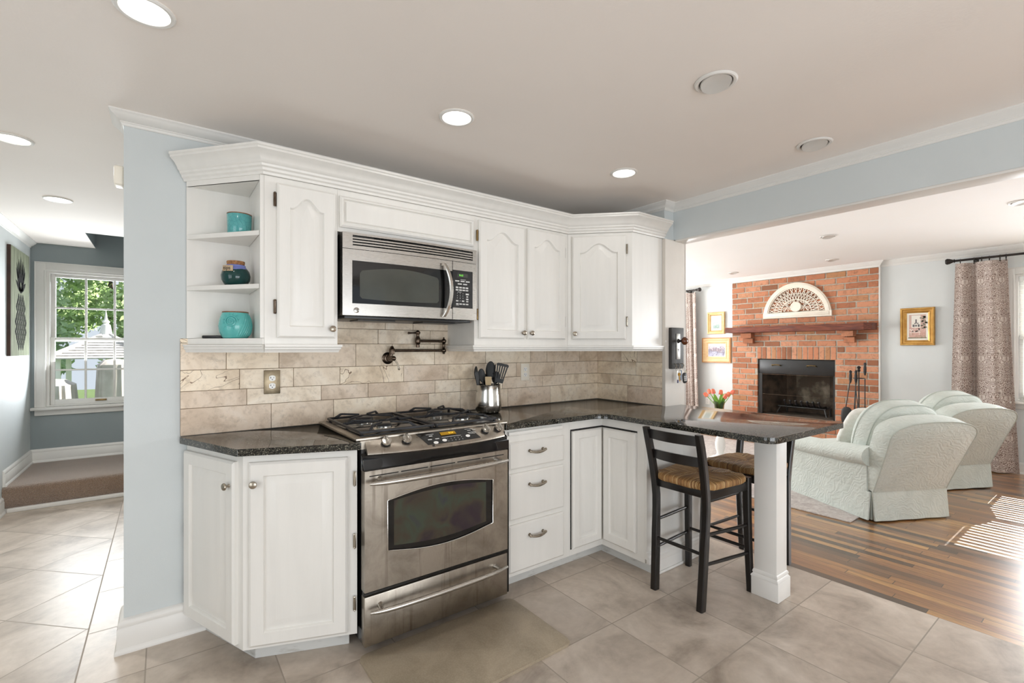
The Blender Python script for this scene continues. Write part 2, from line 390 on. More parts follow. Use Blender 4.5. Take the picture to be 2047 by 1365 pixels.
def painting(name, stops, scale, seed):
    t = NT(name); v = t.coord('Object', (1, 1, 1), loc=(seed, seed*2, 0)); n = t.noise(v, scale, 6, 0.65, 0.8)
    z = t.sep(t.coord('Generated'))[2]
    f = t.math('ADD', t.math('MULTIPLY', n, 0.75), t.math('MULTIPLY', z, 0.35))
    return t.set(t.ramp(f, stops), 0.6, 0)
M['art_sea'] = painting('small_seascape_print', [(0.3, lin((120, 148, 130))), (0.45, lin((158, 178, 172))), (0.6, lin((196, 204, 198))), (0.8, lin((226, 224, 214)))], 30, 3)
M['art_harbor'] = painting('harbour_print', [(0.3, lin((176, 178, 204))), (0.42, lin((196, 196, 218))), (0.52, lin((130, 124, 140))), (0.6, lin((206, 190, 196))), (0.8, lin((222, 228, 222)))], 22, 9)
M['art_pink'] = painting('pink_brick_facade_print', [(0.25, lin((150, 142, 118))), (0.4, lin((206, 164, 150))), (0.6, lin((214, 178, 168))), (0.85, lin((196, 176, 160)))], 28, 5)
M['leaf_paint'] = mat('print_foliage', (118, 124, 98), 0.7, c2=(150, 140, 124), scale=60)
M['pine_boards'] = mat('weathered_green_grey_boards', (142, 148, 126), 0.9, c2=(112, 116, 98), scale=7, stretch=(8, 8, 0.6), bump=(40, 0.3, (4, 4, 0.3)), Specular_IOR_Level=0.1)
M['pine_edge'] = mat('dark_stained_board_edge', (66, 40, 26), 0.6, c2=(46, 28, 20), scale=10)
M['stencil_black'] = mat('stencilled_black_paint', (14, 14, 14), 0.9, c2=(22, 22, 20), scale=30, Specular_IOR_Level=0.05)
M['rack_wood'] = mat('distressed_black_rack_wood', (46, 44, 42), 0.55, c2=(92, 92, 90), scale=12, stretch=(1, 1, 0.4), lo=0.45, hi=0.8)
M['rack_plate'] = mat('brushed_pewter_plate', (178, 176, 172), 0.35, 0.8, c2=(140, 138, 134), scale=18)
M['knob_wood'] = mat('brown_glazed_knob', (104, 58, 32), 0.18, c2=(76, 40, 24), scale=20)
M['key_metal'] = mat('key_metal', (196, 190, 176), 0.3, 1.0, c2=(176, 168, 150), scale=20)
M['tag_white'] = mat('white_key_tag', (236, 236, 234), 0.4, c2=(240, 240, 238))
M['tag_blue'] = mat('blue_grey_key_strap', (86, 108, 132), 0.5, c2=(70, 92, 118))
M['tag_navy'] = mat('navy_key_tag', (40, 36, 84), 0.5, c2=(52, 46, 96))
M['key_brass'] = mat('brass_key', (190, 148, 74), 0.3, 1.0, c2=(170, 128, 60))
M['brown_leather'] = mat('brown_leather', (108, 66, 50), 0.42, c2=(84, 48, 38), scale=7, bump=(60, 0.2))
M['fan_cream'] = mat('cream_painted_fretwork', (238, 230, 216), 0.5, c2=(232, 222, 206), scale=10)
M['tulip'] = mat('coral_tulip_petals', (236, 118, 96), 0.5, c2=(244, 150, 110), scale=20)
M['tulip_leaf'] = mat('tulip_leaf_green', (122, 178, 62), 0.5, c2=(150, 202, 90), scale=14)
def glass(name, c=(255,255,255), rough=0.0, ior=1.45):
    t = NT(name); return t.set(lin(c), rough, 0, Transmission_Weight=1.0, IOR=ior)
M['vase_glass'] = glass('pale_green_glass', (226, 244, 214), 0.05)
def pane():
    t = NT('window_pane_glass')
    tr = t.n('ShaderNodeBsdfTransparent'); gl = t.n('ShaderNodeBsdfGlossy'); gl.inputs['Roughness'].default_value = 0.02
    fr = t.n('ShaderNodeFresnel'); fr.inputs['IOR'].default_value = 1.35
    mx = t.n('ShaderNodeMixShader'); t.L.new(fr.outputs[0], mx.inputs[0]); t.L.new(tr.outputs[0], mx.inputs[1]); t.L.new(gl.outputs[0], mx.inputs[2])
    t.L.new(mx.outputs[0], t.N['Material Output'].inputs['Surface'])
    return t.m
M['pane'] = pane()
M['foliage'] = mat('bright_tree_leaves', (200, 222, 160), 0.6, c2=(150, 182, 116), scale=3, Subsurface_Weight=0.0)
M['foliage_dark'] = mat('dark_tree_leaves', (172, 200, 150), 0.6, c2=(128, 160, 118), scale=3)
M['bark'] = mat('tree_bark', (96, 80, 66), 0.9, c2=(70, 58, 48), scale=12)
M['shingle'] = mat('sun_bleached_shingles', (206, 203, 201), 0.8, c2=(178, 174, 171), scale=14)
M['tarp'] = mat('pale_grill_cover', (198, 193, 188), 0.7, c2=(172, 165, 158), scale=3)
M['finial_white'] = mat('white_finial_paint', (230, 230, 228), 0.5, c2=(234, 234, 232))
M['lawn'] = mat('sunlit_lawn', (96, 118, 66), 0.9, c2=(80, 102, 56), scale=4)
def blind_mat():
    t = NT('white_translucent_blind_slat')
    tr = t.n('ShaderNodeBsdfTranslucent'); tr.inputs['Color'].default_value = lin((244, 244, 242))
    mx = t.n('ShaderNodeMixShader'); mx.inputs[0].default_value = 0.45
    t.set(lin((242, 242, 240)), 0.5, 0)
    t.L.new(t.b.outputs[0], mx.inputs[1]); t.L.new(tr.outputs[0], mx.inputs[2])
    t.L.new(mx.outputs[0], t.N['Material Output'].inputs['Surface'])
    return t.m
M['blind'] = blind_mat()
M['util_black'] = mat('black_nylon', (16, 16, 17), 0.5, c2=(22, 22, 23), scale=20)
M['tan_silicone'] = mat('tan_spatula_blade', (196, 174, 138), 0.5, c2=(182, 158, 120), scale=14)
M['table_white'] = mat('white_painted_table', (236, 235, 232), 0.4, c2=(239, 238, 235))

# ---------------------------------------------------------------- mesh builder
def rotz(a): return Matrix.Rotation(a, 4, 'Z')
def at(x, y, z, a=0.0): return Matrix.Translation((x, y, z)) @ Matrix.Rotation(a, 4, 'Z')
def axis_m(p0, p1):
    """matrix taking local z to p1-p0 with its origin at p0"""
    d = (Vector(p1)-Vector(p0)).normalized()
    q = d.to_track_quat('Z', 'Y').to_matrix().to_4x4()
    return Matrix.Translation(p0) @ q
class MB:
    def __init__(s, M0=None):
        s.bm = bmesh.new(); s.M0 = M0 or Matrix.Identity(4); s.tints = None
        s.uvmap = {}
    def _add(s, verts, faces, bev=0, seg=2, M=None, tint=None):
        T = s.M0 @ (M or Matrix.Identity(4))
        vs = [s.bm.verts.new(T @ Vector(v)) for v in verts]
        fs = []
        for f in faces:
            try: fs.append(s.bm.faces.new([vs[i] for i in f]))
            except ValueError: pass
        if bev > 0:
            es = {e for f in fs for e in f.edges}
            r = bmesh.ops.bevel(s.bm, geom=list(es), offset=bev, segments=seg, profile=0.5, affect='EDGES', clamp_overlap=True)
            fs = list({f for v in r['verts'] for f in v.link_faces} | {f for f in fs if f.is_valid})
        if tint is not None:
            if s.tints is None: s.tints = s.bm.faces.layers.float.new('tint')
            for f in fs:
                if f.is_valid: f[s.tints] = tint
        return vs
    def box(s, x0, x1, y0, y1, z0, z1, bev=0, seg=2, M=None, tint=None):
        if x0 > x1: x0, x1 = x1, x0
        if y0 > y1: y0, y1 = y1, y0
        if z0 > z1: z0, z1 = z1, z0
        v = [(x0,y0,z0),(x1,y0,z0),(x1,y1,z0),(x0,y1,z0),(x0,y0,z1),(x1,y0,z1),(x1,y1,z1),(x0,y1,z1)]
        f = [(3,2,1,0),(4,5,6,7),(0,1,5,4),(1,2,6,5),(2,3,7,6),(3,0,4,7)]
        s._add(v, f, bev, seg, M, tint); return s
    def prism(s, pts, z0, z1, bev=0, seg=2, M=None):
        n = len(pts)
        area = sum(pts[i][0]*pts[(i+1)%n][1]-pts[(i+1)%n][0]*pts[i][1] for i in range(n))
        if area < 0: pts = pts[::-1]
        v = [(x,y,z0) for x,y in pts]+[(x,y,z1) for x,y in pts]
        f = [tuple(range(n-1,-1,-1)), tuple(range(n,2*n))]+[(i,(i+1)%n,n+(i+1)%n,n+i) for i in range(n)]
        s._add(v, f, bev, seg, M); return s
    def plate(s, pts, t, M=None, bev=0):
        """outline in local xz, thickness t toward -y (front at y=-t)"""
        R = (M or Matrix.Identity(4)) @ Matrix.Rotation(pi/2, 4, 'X')
        return s.prism(pts, 0, t, bev, 2, R)
    def loops(s, rings, cap0=True, cap1=True, closed=True, M=None):
        n = len(rings[0]); v = [p for r in rings for p in r]; f = []
        m = n if closed else n-1
        for k in range(len(rings)-1):
            for i in range(m):
                a = k*n+i; b = k*n+(i+1)%n
                f.append((a, b, b+n, a+n))
        if cap0: f.append(tuple(range(n-1,-1,-1)))
        if cap1: f.append(tuple((len(rings)-1)*n+i for i in range(n)))
        s._add(v, f, 0, 1, M); return s
    def tube(s, path, r, n=10, cap=True, M=None, closed=False):
        P = [Vector(p) for p in path]; rr = r if isinstance(r, (list, tuple)) else [r]*len(P)
        rings = []; up = Vector((0,0,1)); prev = None
        for i, p in enumerate(P):
            if closed: d = (P[(i+1)%len(P)]-P[i-1])
            elif i == 0: d = P[1]-P[0]
            elif i == len(P)-1: d = P[-1]-P[-2]
            else: d = (P[i+1]-P[i]).normalized()+(P[i]-P[i-1]).normalized()
            d = d.normalized()
            if prev is None:
                a = up if abs(d.z) < 0.9 else Vector((1,0,0))
                u = a.cross(d).normalized()
            else:
                u = prev - d*prev.dot(d)
                u = u.normalized() if u.length > 1e-6 else Vector((1,0,0))
            prev = u; w = d.cross(u)
            rings.append([tuple(p+(u*cos(2*pi*k/n)+w*sin(2*pi*k/n))*rr[i]) for k in range(n)])
        if closed:
            rings.append(rings[0]); return s.loops(rings, False, False, M=M)
        return s.loops(rings, cap, cap, M=M)
    def cyl(s, p0, p1, r0, r1=None, n=16, M=None):
        r1 = r0 if r1 is None else r1
        return s.tube([p0, p1], [r0, r1], n, M=M)
    def lathe(s, prof, n=24, M=None, cap0=True, cap1=True):
        rings = [[(max(r, 1e-5)*cos(2*pi*k/n), max(r, 1e-5)*sin(2*pi*k/n), z) for k in range(n)] for r, z in prof]
        return s.loops(rings, cap0, cap1, M=M)
    def ball(s, c, r, n=14, sc=(1,1,1), M=None):
        T = (M or Matrix.Identity(4)) @ Matrix.Translation(c) @ Matrix.Diagonal((sc[0],sc[1],sc[2],1))
        prof = [(r*sin(pi*i/(n//2)), -r*cos(pi*i/(n//2))) for i in range(n//2+1)]
        return s.lathe(prof, n, T)
    def soft(s, c, h, e=0.35, nu=28, nv=18, M=None, fn=None, e2=None):
        """superellipsoid cushion, half sizes h"""
        e2 = e if e2 is None else e2
        T = (M or Matrix.Identity(4)) @ Matrix.Translation(c)
        sp = lambda v, k: math.copysign(abs(v)**k, v)
        rings = []
        for j in range(nv+1):
            ph = -pi/2+pi*j/nv
            ring = []
            for i in range(nu):
                th = 2*pi*i/nu
                p = [h[0]*sp(cos(ph), e2)*sp(cos(th), e), h[1]*sp(cos(ph), e2)*sp(sin(th), e), h[2]*sp(sin(ph), e2)]
                if fn: p = fn(p)
                ring.append(tuple(p))
            rings.append(ring)
        return s.loops(rings, True, True, M=T)
    def surf(s, fn, nu, nv, thick=0.0, M=None, uv=None):
        """open sheet fn(u,v)->xyz; optional thickness along the sheet normal"""
        pts = [[Vector(fn(i/nu, j/nv)) for j in range(nv+1)] for i in range(nu+1)]
        v = [tuple(p) for row in pts for p in row]; f = []
        idx = lambda i, j: i*(nv+1)+j
        for i in range(nu):
            for j in range(nv): f.append((idx(i,j), idx(i+1,j), idx(i+1,j+1), idx(i,j+1)))
        if thick:
            N = len(v)
            nrm = []
            for i in range(nu+1):
                for j in range(nv+1):
                    a = pts[min(i+1,nu)][j]-pts[max(i-1,0)][j]; b = pts[i][min(j+1,nv)]-pts[i][max(j-1,0)]
                    c = a.cross(b); nrm.append(c.normalized() if c.length > 1e-9 else Vector((0,0,1)))
            v += [tuple(Vector(p)-nr*thick) for p, nr in zip(v, nrm)]
            f += [tuple(N+k for k in q[::-1]) for q in f]
            for i in range(nu):
                f.append((idx(i+1,0), idx(i,0), N+idx(i,0), N+idx(i+1,0)))
                f.append((idx(i,nv), idx(i+1,nv), N+idx(i+1,nv), N+idx(i,nv)))
            for j in range(nv):
                f.append((idx(0,j), idx(0,j+1), N+idx(0,j+1), N+idx(0,j)))
                f.append((idx(nu,j+1), idx(nu,j), N+idx(nu,j), N+idx(nu,j+1)))
        vs = s._add(v, f, 0, 1, M)
        if uv:
            for k, vert in enumerate(vs):
                kk = k % ((nu+1)*(nv+1))
                s.uvmap[vert] = uv(kk//(nv+1)/nu, (kk % (nv+1))/nv)
        return s
    def sweep(s, prof, path, M=None, closed=False, cap=True):
        """prof: closed list of (out, z); path: list of (x,y); out is to the right of travel"""
        P = [Vector((p[0], p[1])) for p in path]; n = len(P); rings = []
        for i in range(n):
            d1 = (P[i]-P[i-1]) if (i > 0 or closed) else None
            d2 = (P[(i+1)%n]-P[i]) if (i < n-1 or closed) else None
            if d1 is None: d1 = d2
            if d2 is None: d2 = d1
            d1 = d1.normalized(); d2 = d2.normalized()
            n1 = Vector((d1.y, -d1.x)); n2 = Vector((d2.y, -d2.x))
            m = (n1+n2)/(1+n1.dot(n2))
            rings.append([(P[i].x+m.x*o, P[i].y+m.y*o, z) for o, z in prof])
        if closed: rings.append(rings[0])
        return s.loops(rings, cap and not closed, cap and not closed, M=M)
    def text(s, txt, size, M, thick=0.0006, align='CENTER'):
        c = bpy.data.curves.new('t', 'FONT'); c.body = txt; c.size = size; c.align_x = align; c.align_y = 'CENTER'
        c.extrude = thick/2
        o = bpy.data.objects.new('t', c); COL.objects.link(o)
        dg = bpy.context.evaluated_depsgraph_get()
        me = bpy.data.meshes.new_from_object(o.evaluated_get(dg))
        n0 = len(s.bm.verts)
        s.bm.from_mesh(me); s.bm.verts.ensure_lookup_table()
        T = s.M0 @ M
        for v in s.bm.verts[n0:]: v.co = T @ v.co
        bpy.data.objects.remove(o); bpy.data.curves.remove(c); bpy.data.meshes.remove(me)
        return s

FACING = Matrix.Rotation(pi/2, 4, 'X')      # xy text -> xz plate facing -y

ROOT = {}
def finish(name, mb, m, parent=None, world=True, smooth=38, fixn=True):
    if fixn: bmesh.ops.recalc_face_normals(mb.bm, faces=mb.bm.faces)
    if parent is not None and world:
        mb.bm.transform(ROOT[parent].inverted())
    me = bpy.data.meshes.new(name)
    if mb.uvmap:
        lay = mb.bm.loops.layers.uv.new('UVMap')
        for f in mb.bm.faces:
            for l in f.loops: l[lay].uv = mb.uvmap.get(l.vert, (0, 0))
    mb.bm.to_mesh(me); mb.bm.free()
    me.materials.append(m)
    if smooth:
        me.polygons.foreach_set('use_smooth', [True]*len(me.polygons))
        me.set_sharp_from_angle(angle=radians(smooth))
    o = bpy.data.objects.new(name, me); COL.objects.link(o)
    if parent is not None:
        o.parent = parent; ROOT[o] = ROOT[parent]
    return o
def part(name, mb, m, parent, world=True, label=None, kind=None, smooth=38, fixn=True):
    o = finish(name, mb, m, parent, world, smooth, fixn)
    if label: o['label'] = label
    if kind: o['kind'] = kind
    return o
def thing(name, label, cat, loc=(0,0,0), a=0.0, group=None):
    o = bpy.data.objects.new(name, None); COL.objects.link(o)
    o.empty_display_size = 0.05
    o.location = loc; o.rotation_euler = (0, 0, a)
    o['label'] = label; o['category'] = cat
    if group: o['group'] = group
    ROOT[o] = at(loc[0], loc[1], loc[2], a)
    return o
def single(name, mb, m, label, cat, group=None, origin=None, smooth=38, a=0.0):
    """a thing that is one mesh; origin moves its object origin"""
    org = at(*(origin or (0,0,0)), a)
    mb.bm.transform(org.inverted())
    o = finish(name, mb, m, None, True, smooth)
    o.matrix_world = org
    o['label'] = label; o['category'] = cat
    if group: o['group'] = group
    ROOT[o] = org
    return o
def struct(name, mb, m, parent=None, smooth=38):
    o = finish(name, mb, m, parent, parent is not None, smooth)
    if parent is None: o['kind'] = 'structure'; ROOT[o] = Matrix.Identity(4)
    return o
def dup(root, loc, a=None, label=None, name=None, group=None):
    r = root.copy(); COL.objects.link(r); r.location = loc
    if a is not None: r.rotation_euler = (0, 0, a)
    if label: r['label'] = label
    if group: r['group'] = group
    def rec(src, dst):
        for ch in [c for c in SRC_CH.get(src, [])]:
            c = ch.copy(); COL.objects.link(c); c.parent = dst
            rec(ch, c)
    SRC_CH = {}
    for o in list(bpy.data.objects):
        if o.parent: SRC_CH.setdefault(o.parent, []).append(o)
    rec(root, r)
    return r

# ---------------------------------------------------------------- key dimensions (metres)
H = 2.347            # kitchen ceiling
HL = 2.412           # living-room ceiling
YB = 2.658           # kitchen back wall
XS, XS2 = 2.83, 3.05 # stub wall faces
YS = 2.02            # stub wall end
XBm = 2.934          # header beam near face
XF = 7.25            # fireplace wall
XH = -1.037          # hall left wall
YH = 6.45            # hall far wall
YN = -2.5            # wall behind the camera
ZC = 0.915           # counter top

# ================================================================ SETTING
struct('floor', MB().prism([(-2.6,YN),(3.055,YN),(3.055,2.9),(1.2,2.9),(1.2,YH+0.1),(XH-0.1,YH+0.1),(XH-0.1,2.9),(-2.6,2.9)], -0.1, 0.0), M['tile'], smooth=0)
struct('floor_living', MB().box(3.055,XF+0.1,YN,6.6,-0.1,0.0), M['wood_floor'], smooth=0)
# kitchen + hall ceiling with the stair opening at the far end
cl = MB()
cl.prism([(-2.6,YN),(XBm+0.01,YN),(XBm+0.01,2.9),(1.2,2.9),(1.2,5.62),(XH-0.1,5.62),(XH-0.1,2.9),(-2.6,2.9)], H, H+0.1)
cl.box(XH-0.1,-0.56,5.62,YH+0.1,H,H+0.1)
struct('ceiling', cl, M['ceiling'], smooth=0)
struct('ceiling_living', MB().box(XS2-0.11,XF+0.1,YN,6.6,HL,HL+0.1), M['ceiling_white'], smooth=0)
# kitchen back wall with its free left end
struct('wall_back', MB().box(-0.139,XS2,YB,YB+0.14,0,H), M['wall_blue'], smooth=0)
struct('wall_right', MB().box(XS,XS2,YS,YB,0,H), M['wall_blue'], smooth=0)
struct('trim_1', MB().box(XS-0.004,XS2+0.004,YS-0.016,YS-0.0,0,2.087).box(XS-0.0125,XS-0.004,YS-0.016,YS+0.009,0.9155,2.087).box(XS2+0.001,XS2+0.014,YS-0.016,YS+0.1,0,2.087), M['stub'], smooth=0)
struct('wall_header', MB().box(XBm,XS2,YN,YS,2.093,HL), M['wall_blue'], smooth=0)
struct('trim_2', MB().box(XBm-0.003,XS2+0.012,YN,YS-0.017,2.08,2.0925,0.002), M['trim'])
# hall
struct('wall_left', MB().box(XH-0.1,XH,2.9,YH+0.1,0,H), M['wall_blue'], smooth=0)
hw = MB(); wx0, wx1, wz0, wz1 = -0.925, -0.13, 0.745, 2.085
hw.box(XH-0.1,wx0,YH,YH+0.12,0,4.6).box(wx1,1.3,YH,YH+0.12,0,4.6).box(wx0,wx1,YH,YH+0.12,0,wz0).box(wx0,wx1,YH,YH+0.12,wz1,4.6)
struct('wall_hall', hw, M['wall_blue_shaded'], smooth=0)
st = MB(); st.box(-0.66,-0.56,5.62,YH,H+0.1,4.6).box(-0.66,1.3,5.52,5.62,H+0.1,4.6).box(1.2,1.3,5.62,YH,H,4.6).box(-0.66,1.3,5.52,YH+0.12,4.6,4.7)
st.box(-0.5602,-0.5598,5.62,YH,H+0.001,H+0.1)
struct('wall_stair', st, M['wall_blue_shaded'], smooth=0)
struct('wall_passage', MB().box(1.2,1.3,YB+0.141,YH,0,H), M['wall_blue'], smooth=0)
struct('wall_hall_side', MB().box(-2.6,XH-0.1001,2.9,3.0,0,H), M['wall_blue'], smooth=0)
# shell behind the camera
wf = MB(); wf.box(-2.6,-0.6,YN-0.1,YN,0,HL).box(2.4,3.3,YN-0.1,YN,0,HL).box(-0.6,2.4,YN-0.1,YN,0,0.05).box(-0.6,2.4,YN-0.1,YN,2.3,HL)
wf.box(3.3,XF+0.1,YN-0.1,YN,0,HL)
struct('wall_front', wf, M['wall_pale'], smooth=0)
struct('wall_kitchen_side', MB().box(-2.7,-2.6,YN,-1.2,0,H).box(-2.7,-2.6,1.2,3.0,0,H).box(-2.7,-2.6,-1.2,1.2,2.15,H).box(-2.7,-2.6,-1.2,1.2,0,0.04), M['wall_blue'], smooth=0)
struct('window_6', MB().box(-2.69,-2.63,-1.2,-1.12,0.04,2.15).box(-2.69,-2.63,1.12,1.2,0.04,2.15).box(-2.69,-2.63,-0.04,0.04,0.04,2.15).box(-2.69,-2.63,-1.12,1.12,2.07,2.15).box(-2.69,-2.63,-1.12,1.12,0.04,0.14), M['trim'])
# living room
lw = MB()
ya, yb = -1.9, 0.83       # window by the chairs
yc, yd = 4.72, 5.9         # window behind the stub wall
z0w, z1w = 0.765, 2.10
lw.box(XF,XF+0.1,YN,ya,0,HL).box(XF,XF+0.1,yb,2.0,0,HL).box(XF,XF+0.1,2.0,2.46,0.0,HL).box(XF,XF+0.1,3.53,yc,0,HL).box(XF,XF+0.1,2.46,3.53,1.2,HL).box(XF,XF+0.1,2.46,3.53,0,0.33).box(XF,XF+0.1,yd,6.7,0,HL)
for a, b in ((ya, yb), (yc, yd)): lw.box(XF,XF+0.1,a,b,0,z0w).box(XF,XF+0.1,a,b,z1w,HL)
struct('wall_fireplace', lw, M['wall_pale'], smooth=0)
struct('wall_living_far', MB().box(XS2,3.8,6.6,6.7,0,HL).box(6.2,XF+0.1,6.6,6.7,0,HL).box(3.8,6.2,6.6,6.7,0,0.55).box(3.8,6.2,6.6,6.7,2.05,HL), M['wall_pale'], smooth=0)
struct('wall_living_near', MB().box(XS2-0.1,XS2,YB+0.14,6.6,0,HL), M['wall_pale'], smooth=0)
# backsplash: individually tinted stone tiles on the wall
def backsplash(name, rows, place):
    g = MB(); t = MB()
    for z0, z1, xs in rows:
        for a, b in zip(xs[:-1], xs[1:]):
            place(t, a+0.0011, b-0.0011, z0+0.0011, z1-0.0011, random.random())
    return t
RZ = [0.9155, 1.041, 1.121, 1.219, 1.346, 1.430, 1.53]
JX = [[0.062,0.44,0.748,1.109,1.319,1.545,1.926,2.316,2.829],[0.062,0.331,0.683,0.939,1.363,1.546,1.88,2.243,2.473,2.829],
      [0.062,0.30,0.545,0.782,1.155,1.456,1.642,2.0,2.356,2.829],[0.062,0.244,0.476,0.869,1.084,1.36,1.741,2.127,2.285,2.62,2.829],
      [0.662,0.998,1.33,1.49],[0.662,1.041,1.215,1.49]]
tb = backsplash('b', [(RZ[i], RZ[i+1], JX[i]) for i in range(6)], lambda t,a,b,c,d,k: t.box(a,b,YB-0.011,YB-0.002,c,d,0.0012,1,None,k))
tb.box(0.062,0.092,YB-0.011,YB-0.002,1.347,1.366,0.001,1,None,0.95)
struct('wall_back_tile', tb, M['stone'])
struct('wall_back_grout', MB().box(0.0625,2.829,YB-0.0085,YB-0.0005,0.9155,1.346).box(0.66,1.492,YB-0.0085,YB-0.0005,1.346,1.53), M['grout'], smooth=0)
JY = [[2.648,2.36,2.03],[2.648,2.51,2.21,2.03],[2.648,2.26,2.03],[2.648,2.40,2.25,2.03]]
JY[0] = [2.648,2.34,2.03]
tr_ = backsplash('b', [(RZ[i], RZ[i+1], sorted(JY[i])) for i in range(4)], lambda t,a,b,c,d,k: t.box(XS-0.011,XS-0.002,a,b,c,d,0.0012,1,None,k))
struct('wall_right_tile', tr_, M['stone'])
struct('wall_right_grout', MB().box(XS-0.0085,XS-0.0005,2.031,2.648,0.9155,1.346), M['grout'], smooth=0)
# crown mouldings
def crown_prof(p, h, top):
    z = top
    return [(0,z),(p,z),(p,z-0.007),(p*0.93,z-0.009),(p*0.86,z-0.016),(p*0.62,z-h*0.42),(p*0.34,z-h*0.66),(p*0.24,z-h*0.70),(p*0.24,z-h*0.78),(p*0.16,z-h*0.82),(p*0.12,z-h*0.95),(p*0.05,z-h*1.0),(0,z-h*1.0)]
cp = crown_prof(0.047, 0.055, H)
e = 0.0006
struct('trim_3', MB().sweep(cp, [(-0.139-e,YB+0.14),(-0.139-e,YB-e),(XS-e,YB-e),(XS-e,YS-e),(XBm-e,YS-e),(XBm-e,YN)]), M['trim'])
struct('trim_4', MB().sweep(cp, [(XH+e,3.0),(XH+e,YH-e)][::1]), M['trim'])
cpl = crown_prof(0.055, 0.072, HL)
struct('trim_5', MB().sweep(cpl, [(XS2+0.002,6.599),(XF-e,6.599),(XF-e,3.895),(XF-0.052,3.895),(XF-0.052,1.995),(XF-e,1.995),(XF-e,YN)]), M['trim'])
# baseboards
def base_prof(h, t):
    return [(0,0.0),(t+0.008,0.0),(t+0.008,0.012),(t+0.002,0.02),(t,0.022),(t,h*0.72),(t-0.004,h*0.76),(t-0.002,h*0.82),(t-0.006,h*0.92),(t-0.011,h*0.97),(0,h)]
struct('baseboard_back', MB().sweep(base_prof(0.145,0.022), [(-0.139-e,YB+0.139),(-0.139-e,YB-e),(0.16,YB-e)]), M['trim'])
struct('baseboard_left', MB().sweep(base_prof(0.13,0.016), [(XH+e,3.0),(XH+e,5.44)]).sweep([(o,z+0.205) for o,z in base_prof(0.13,0.016)], [(XH+e,5.46),(XH+e,YH-e),(1.19,YH-e)]), M['trim'])
struct('baseboard_fireplace', MB().sweep(base_prof(0.12,0.016), [(XF-e,1.97),(XF-e,YN)]).sweep(base_prof(0.12,0.016), [(XF-e,6.59),(XF-e,3.93)]), M['trim'])
# carpeted landing (one step up) with its wooden edge strip
lp = MB()
prof = [(0.0,0.03),(-0.012,0.05),(-0.018,0.12),(-0.022,0.175),(-0.012,0.2),(0.02,0.21),(0.08,0.208)]
lp.surf(lambda u,v: (XH+0.001+u*2.23, 5.46+([q[0] for q in prof]+[1.0])[min(int(v*7+1e-6),7)] if v < 1 else YH-0.002, ([q[1] for q in prof]+[0.205])[min(int(v*7+1e-6),7)]), 60, 7, 0)
lo = struct('floor_landing', lp, M['carpet'], smooth=60)
md = lo.modifiers.new('sub', 'SUBSURF'); md.levels = 1; md.render_levels = 1
struct('trim_6', MB().box(XH+0.03,1.19,5.425,5.46,0.0,0.034,0.006).box(XH+0.001,1.19,5.46,5.48,0.0,0.036), M['trim'])

# ---------------------------------------------------------------- windows
def sash_window(name, axis, x0, x1, z0, z1, wall, inward, cols, rows_each, casing=0.085, m=M['trim']):
    """window in a wall; local x along the wall, local -y into the room"""
    T = axis
    w = thing(name, name, 'window'); del w['label']; del w['category']; w['kind'] = 'structure'
    L = x1-x0; zm = (z0+z1)/2 - 0.005
    def P(nm, mb, mm=m): part(nm, mb, mm, w)
    c = MB(T); cs = casing
    for a in (-cs, L):
        c.box(a, a+cs, -0.02, 0.0, z0-0.002, z1+cs, 0.003).box(a+(cs-0.014 if a < 0 else 0), a+(cs if a < 0 else 0.014), -0.027, -0.02, z0, z1+0.0, 0.003)
        c.box(a+(0 if a < 0 else cs-0.012), a+(0.012 if a < 0 else cs), -0.026, -0.02, z0, z1+cs, 0.003)
    c.box(-0.0, L, -0.02, 0.0, z1, z1+cs, 0.003).box(-cs, L+cs, -0.026, -0.02, z1+cs-0.012, z1+cs, 0.003).box(0, L, -0.027, -0.02, z1, z1+0.014, 0.003)
    P('casing', c)
    j = MB(T); jt = 0.022
    j.box(0, jt, 0.0, 0.11, z0, z1).box(L-jt, L, 0.0, 0.11, z0, z1).box(jt, L-jt, 0.0, 0.11, z1-jt, z1).box(jt, L-jt, 0.0, 0.11, z0-0.01, z0+0.012)
    P('jamb', j)
    P('stool', MB(T).box(-cs-0.025, L+cs+0.025, -0.06, 0.0, z0-0.03, z0-0.002, 0.006))
    P('apron', MB(T).prism([(-cs,-0.018),(L+cs,-0.018),(L+cs,-0.001),(-cs,-0.001)], z0-0.085, z0-0.031, 0.004))
    for k, (a, b, yy) in enumerate(((zm-0.02, z1-jt, 0.06), (z0+0.012, zm+0.018, 0.025))):
        s = MB(T); q = 0.034; xa, xb = jt+0.002, L-jt-0.002
        s.box(xa, xa+q, yy, yy+0.03, a, b, 0.003).box(xb-q, xb, yy, yy+0.03, a, b, 0.003).box(xa+q, xb-q, yy, yy+0.03, b-q*0.9, b, 0.003).box(xa+q, xb-q, yy, yy+0.03, a, a+q*(1.0 if k == 0 else 1.5), 0.003)
        P('sash', s)
        g = MB(T); ia, ib = xa+q, xb-q; ja, jb = a+q*(1.0 if k == 0 else 1.5), b-q*0.9
        for i in range(1, cols):
            xx = ia+(ib-ia)*i/cols; g.box(xx-0.009, xx+0.009, yy+0.004, yy+0.022, ja, jb, 0.002)
        for i in range(1, rows_each):
            zz = ja+(jb-ja)*i/rows_each; g.box(ia, ib, yy+0.006, yy+0.020, zz-0.009, zz+0.009, 0.002)
        P('muntin', g)
        P('glass', MB(T).box(ia-0.004, ib+0.004, yy+0.011, yy+0.015, ja-0.004, jb+0.004), M['pane'])
    return w
w1 = sash_window('window_1', at(wx0, YH, 0), 0, wx1-wx0, wz0, wz1, None, None, 3, 2, 0.082)
part('sash_lift', MB(at(wx0, YH, 0)).box(0.36, 0.45, 0.012, 0.026, 0.778, 0.796, 0.003), M['brass'], w1, label='dark metal sash lift')
